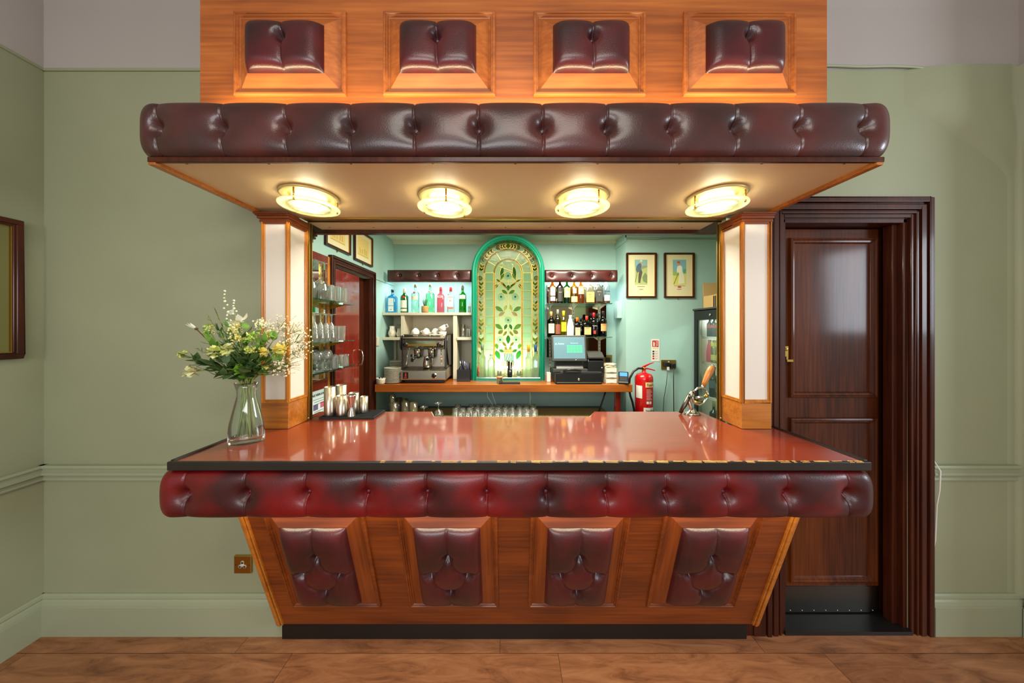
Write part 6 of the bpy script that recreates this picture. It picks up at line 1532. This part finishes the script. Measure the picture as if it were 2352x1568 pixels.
# ------------------------------------------------------------------ vase of flowers
VX, VY = -1.080, 1.252
vs = thing('flower_vase', 'clear waisted oval glass vase at the left end of the bar', 'vase', (VX, VY, zt_), rz=0.35)
prof = [(0.0, 0.0), (0.058, 0.0), (0.062, 0.006), (0.0625, 0.03), (0.058, 0.08), (0.046, 0.135), (0.035, 0.180), (0.033, 0.200), (0.036, 0.220), (0.042, 0.245)]
b = MB(); b.lathe(prof + [(0.0395, 0.245), (0.033, 0.218), (0.030, 0.200), (0.032, 0.180), (0.043, 0.135), (0.0545, 0.08), (0.059, 0.03), (0.056, 0.018), (0.0, 0.012)], 48, sy=0.62)
b.build('glass_body', thinglass('vase_glass', tint=(252, 254, 252), edge=0.2, body=0.03), vs)
def stuffm(k, c, c2=None): MT[k] = mat(k, c, 0.55, c2=c2, scale=25) if c2 else mat(k, c, 0.55); return k
for k, c, c2 in (('leaf_dark', (56, 84, 42), (84, 116, 56)), ('leaf_mid', (84, 132, 46), (124, 166, 66)), ('leaf_lime', (120, 176, 36), (150, 200, 60)), ('stem_green', (112, 130, 60), (150, 160, 84)),
                 ('petal_cream', (226, 226, 160), (240, 238, 190)), ('petal_yellow', (234, 214, 92), (246, 234, 130)), ('petal_white', (232, 236, 214), (244, 244, 230)), ('petal_peach', (236, 216, 180), (248, 234, 206)), ('petal_lime', (196, 206, 96), (220, 224, 130)), ('bark_brown', (92, 74, 44), (110, 90, 56))): stuffm(k, c, c2)
fl = thing('flower_bouquet', 'mixed bouquet of yellow and cream flowers with green leaves standing in the glass vase', 'bouquet', (VX, VY, zt_ + 0.02))
def P_(px, py, dy=0.0):
    s = 700.0 / (VY + dy); return Vector(((px - 1170) / s - VX, dy, EYE - (py - 755) / s - zt_ - 0.02))
neck = Vector((0.0, 0.0, 0.215))
def stem_path(tip, foot=None, n=8):
    a = foot or Vector((R.uniform(-0.03, 0.03), R.uniform(-0.016, 0.016), R.uniform(0.0, 0.02)))
    nk = neck + Vector((R.uniform(-0.018, 0.018), R.uniform(-0.008, 0.008), 0))
    a = Vector((-a.x if tip.x * a.x > 0 else a.x, a.y, a.z))
    up = nk + Vector((tip.x * 0.18, tip.y * 0.18, 0.05)); pts = []
    for i in range(n + 1):
        u = i / n
        if u < 0.4: q = u / 0.4; pts.append(a.lerp(nk, q))
        else:
            q = (u - 0.4) / 0.6; c = nk + (up - nk) * 1.6
            pts.append(nk * (1 - q) ** 2 + c * 2 * q * (1 - q) + tip * q * q)
    return pts
def leaf_blade(b, base, direc, L_, w, m=0, curl=0.25, n=6):
    d = direc.normalized(); s = d.cross(Vector((0, 0, 1)))
    if s.length < 0.1: s = Vector((1, 0, 0))
    s.normalize(); s = (s + Vector((R.uniform(-.5, .5), R.uniform(-.5, .5), R.uniform(-.4, .4)))).normalized(); s = (s - d * s.dot(d)).normalized()
    nrm = d.cross(s); vs = []
    for i in range(n + 1):
        u = i / n; ww = w * math.sin(PI * min(u ** 0.8, 1.0)) * 0.5 + 0.0003
        c = base + d * (L_ * u) - nrm * (curl * L_ * u * u)
        for q in (-1, 0, 1): vs.append(c + s * (ww * q) + nrm * (0.18 * ww * abs(q)))
    fs = []
    for i in range(n):
        for q in (0, 1): fs.append((i * 3 + q, i * 3 + q + 1, i * 3 + 3 + q + 1, i * 3 + 3 + q))
    b.add(vs, fs, m, True)
def rnd(k=1.0): return Vector((R.uniform(-k, k), R.uniform(-k, k), R.uniform(-k, k)))
def ruffle(name, tip, r, mats_, nump=34):
    b = MB()
    for i in range(nump):
        d = rnd().normalized(); d.y -= 0.25
        leaf_blade(b, tip + d * r * 0.25, d, r * R.uniform(0.6, 0.9), r * 0.85, i % len(mats_), curl=R.uniform(-0.6, 0.6), n=5)
    return b
def floret_cluster(tip, r, n, fr, mats_):
    b = MB()
    for i in range(n):
        p = tip + Vector((R.gauss(0, 0.45), R.gauss(0, 0.45), R.gauss(0, 0.45))) * r
        if R.random() < 0.5: b.sphere(p, fr * R.uniform(0.6, 1.1), i % len(mats_), 7, 5)
        else:
            for k in range(4): leaf_blade(b, p, rnd().normalized(), fr * 2, fr * 1.6, i % len(mats_), n=3)
    return b
flowers = [  # px, py, depth, kind, size
 (440, 853, -0.02, 'ruffle', 0.030, ['petal_cream'], 'cream flower drooping at the far left'),
 (494, 808, -0.07, 'ruffle', 0.028, ['petal_cream', 'petal_lime'], 'cream ruffled flower'), (523, 801, -0.08, 'ruffle', 0.025, ['petal_cream', 'petal_lime'], 'pale lime ruffled flower'),
 (643, 802, -0.06, 'ruffle', 0.030, ['petal_yellow'], 'yellow ruffled flower'), (606, 807, -0.08, 'ruffle', 0.019, ['petal_yellow'], None), (618, 768, -0.03, 'ruffle', 0.024, ['petal_yellow', 'petal_cream'], None),
 (543, 752, -0.04, 'cluster', 0.030, ['petal_cream', 'petal_yellow'], None), (547, 778, -0.06, 'cluster', 0.026, ['petal_yellow', 'petal_cream'], None), (580, 775, -0.07, 'cluster', 0.028, ['petal_lime', 'leaf_lime'], None),
 (575, 803, -0.08, 'cluster', 0.020, ['petal_lime'], None), (600, 745, -0.01, 'cluster', 0.026, ['petal_cream', 'petal_white'], None), (478, 755, 0.0, 'cluster', 0.022, ['petal_lime', 'petal_cream'], None),
 (612, 840, -0.06, 'ruffle', 0.012, ['petal_yellow'], None), (417, 815, 0.0, 'cluster', 0.010, ['petal_lime'], None)]
for (px, py, dy, kind, r, ms, lb) in flowers:
    tip = P_(px, py, dy)
    b = ruffle('flower_head', tip, r, ms) if kind == 'ruffle' else floret_cluster(tip, r, 46, 0.0042, ms)
    k = len(ms); b.tube(stem_path(tip), 0.0022, 6, m=k)
    o = b.build('flower_stem', ms + ['stem_green'], fl, fixn=False)
    if lb: o['label'] = lb
# peach baby's breath at the right
for (px, py, dy) in ((655, 745, -0.02), (678, 755, 0.0), (690, 775, 0.02), (665, 780, -0.04), (688, 805, 0.0), (668, 825, -0.03), (640, 835, -0.05), (655, 845, -0.04), (625, 752, 0.0), (700, 795, 0.03)):
    tip = P_(px, py, dy); b = MB()
    for i in range(34):
        p = tip + Vector((R.gauss(0, 0.017), R.gauss(0, 0.016), R.gauss(0, 0.019))); b.sphere(p, R.uniform(0.0022, 0.0042), 0, 6, 4)
        b.tube([p, tip + (p - tip) * 0.3 + Vector((-0.02, 0, -0.02))], 0.0005, 4, m=1)
    b.tube(stem_path(tip + Vector((-0.01, 0, -0.01))), 0.0014, 5, m=1); b.build('blossom_spray', ['petal_peach', 'stem_green'], fl, fixn=False)['label'] = 'pale peach spray of tiny blossoms'
# tall white beads at the top
for (px, py, top) in ((514, 668, 740), (535, 690, 745), (526, 735, 770)):
    tip = P_(px, py, 0.0); lo = P_(px + 10, top, -0.02); b = MB()
    for i in range(10):
        q = i / 9; p = tip.lerp(lo, q) + Vector((0.006 * math.sin(i * 2.2), 0.004 * math.cos(i * 3), 0)); b.sphere(p, 0.0035 + 0.0012 * (i % 3 == 0), 0, 8, 6)
    b.tube(stem_path(tip), 0.0012, 5, m=1); b.build('bud_sprig', ['petal_white', 'stem_green'], fl, fixn=False)
# white lily-like petals and the thistle bud at the left
b = MB(); c = P_(553, 738, -0.02)
for d, L_, w in ((Vector((0.8, -0.2, 0.5)), 0.05, 0.026), (Vector((-0.5, -0.3, -0.1)), 0.045, 0.024), (Vector((0.2, -0.4, 0.3)), 0.04, 0.024), (Vector((0.9, -0.1, -0.1)), 0.04, 0.022)): leaf_blade(b, c, d, L_, w, 0, 0.2)
leaf_blade(b, P_(523, 722), Vector((0.75, -0.1, 0.5)), 0.034, 0.020, 0, 0.15)
b.tube(stem_path(c), 0.002, 6, m=1); b.build('flower_stem', ['petal_white', 'stem_green'], fl, fixn=False)['label'] = 'white open flower near the top'
b = MB(); c = P_(451, 755, 0.0)
for i in range(9): leaf_blade(b, c, Vector((-0.85, 0.1 * math.sin(i), 0.42)) + rnd(0.16), 0.042, 0.007, 0, 0.0)
b.sphere(c, 0.006, 1, 8, 6); b.tube(stem_path(c), 0.002, 6, m=1); b.build('flower_stem', ['petal_white', 'bark_brown'], fl, fixn=False)['label'] = 'white spiky bud sticking out to the left'
# leafy stems
leafy = [(478, 770, 0.0, 'leaf_mid', .034), (488, 790, -0.03, 'leaf_mid', .034), (505, 760, 0.0, 'leaf_dark', .032), (522, 742, 0.02, 'leaf_mid', .030), (430, 818, 0.0, 'leaf_dark', .034), (450, 828, -0.02, 'leaf_dark', .038), (470, 835, -0.04, 'leaf_dark', .04),
         (486, 850, -0.06, 'leaf_dark', .036), (510, 862, -0.07, 'leaf_dark', .034), (540, 850, -0.09, 'leaf_lime', .034), (560, 820, -0.09, 'leaf_dark', .036), (575, 852, -0.09, 'leaf_dark', .036), (600, 835, -0.08, 'leaf_dark', .036), (595, 785, -0.08, 'leaf_mid', .034),
         (615, 780, -0.07, 'leaf_mid', .036), (632, 775, -0.05, 'leaf_mid', .034), (640, 822, -0.05, 'leaf_mid', .036), (622, 860, -0.04, 'leaf_mid', .034), (566, 755, -0.04, 'leaf_mid', .032), (556, 768, -0.07, 'leaf_dark', .03), (530, 780, -0.05, 'leaf_dark', .034),
         (500, 815, -0.05, 'leaf_dark', .036), (540, 835, -0.07, 'leaf_dark', .036), (580, 825, -0.07, 'leaf_dark', .034), (520, 835, -0.05, 'leaf_dark', .036), (665, 842, -0.02, 'leaf_mid', .036), (560, 790, 0.05, 'leaf_dark', .036), (600, 800, 0.06, 'leaf_dark', .036), (510, 800, 0.06, 'leaf_dark', .036), (555, 860, 0.0, 'leaf_dark', .034)]
for (px, py, dy, m, L_) in leafy:
    tip = P_(px, py, dy); path = stem_path(tip); b = MB(); b.tube(path, 0.0018, 6, m=1)
    for i in range(13):
        q = 0.60 + 0.40 * i / 12; k = q * (len(path) - 1); a = path[int(k)].lerp(path[min(int(k) + 1, len(path) - 1)], k - int(k))
        t_ = (path[-1] - path[-3]).normalized(); d = t_ * 0.5 + Vector((R.uniform(-1, 1), R.uniform(-1, 0.6), R.uniform(-0.5, 0.7)))
        leaf_blade(b, a, d, L_ * R.uniform(1.0, 1.5), L_ * R.uniform(0.55, 0.8), 0, R.uniform(0.0, 0.4))
    b.build('leafy_stem', [m, 'stem_green'], fl, fixn=False)
# needle-leaved twigs reaching up left
for (px, py) in ((478, 724), (497, 715), (452, 800)):
    tip = P_(px, py); path = stem_path(tip); b = MB(); b.tube(path, 0.0014, 5, m=1)
    for i in range(22):
        k = (0.62 + 0.38 * i / 21) * (len(path) - 1); a = path[int(k)].lerp(path[min(int(k) + 1, len(path) - 1)], k - int(k))
        leaf_blade(b, a, (path[-1] - path[-3]).normalized() + rnd(0.9), 0.018, 0.0028, 0, 0.1, 3)
    b.build('needle_twig', ['leaf_dark', 'stem_green'], fl, fixn=False)
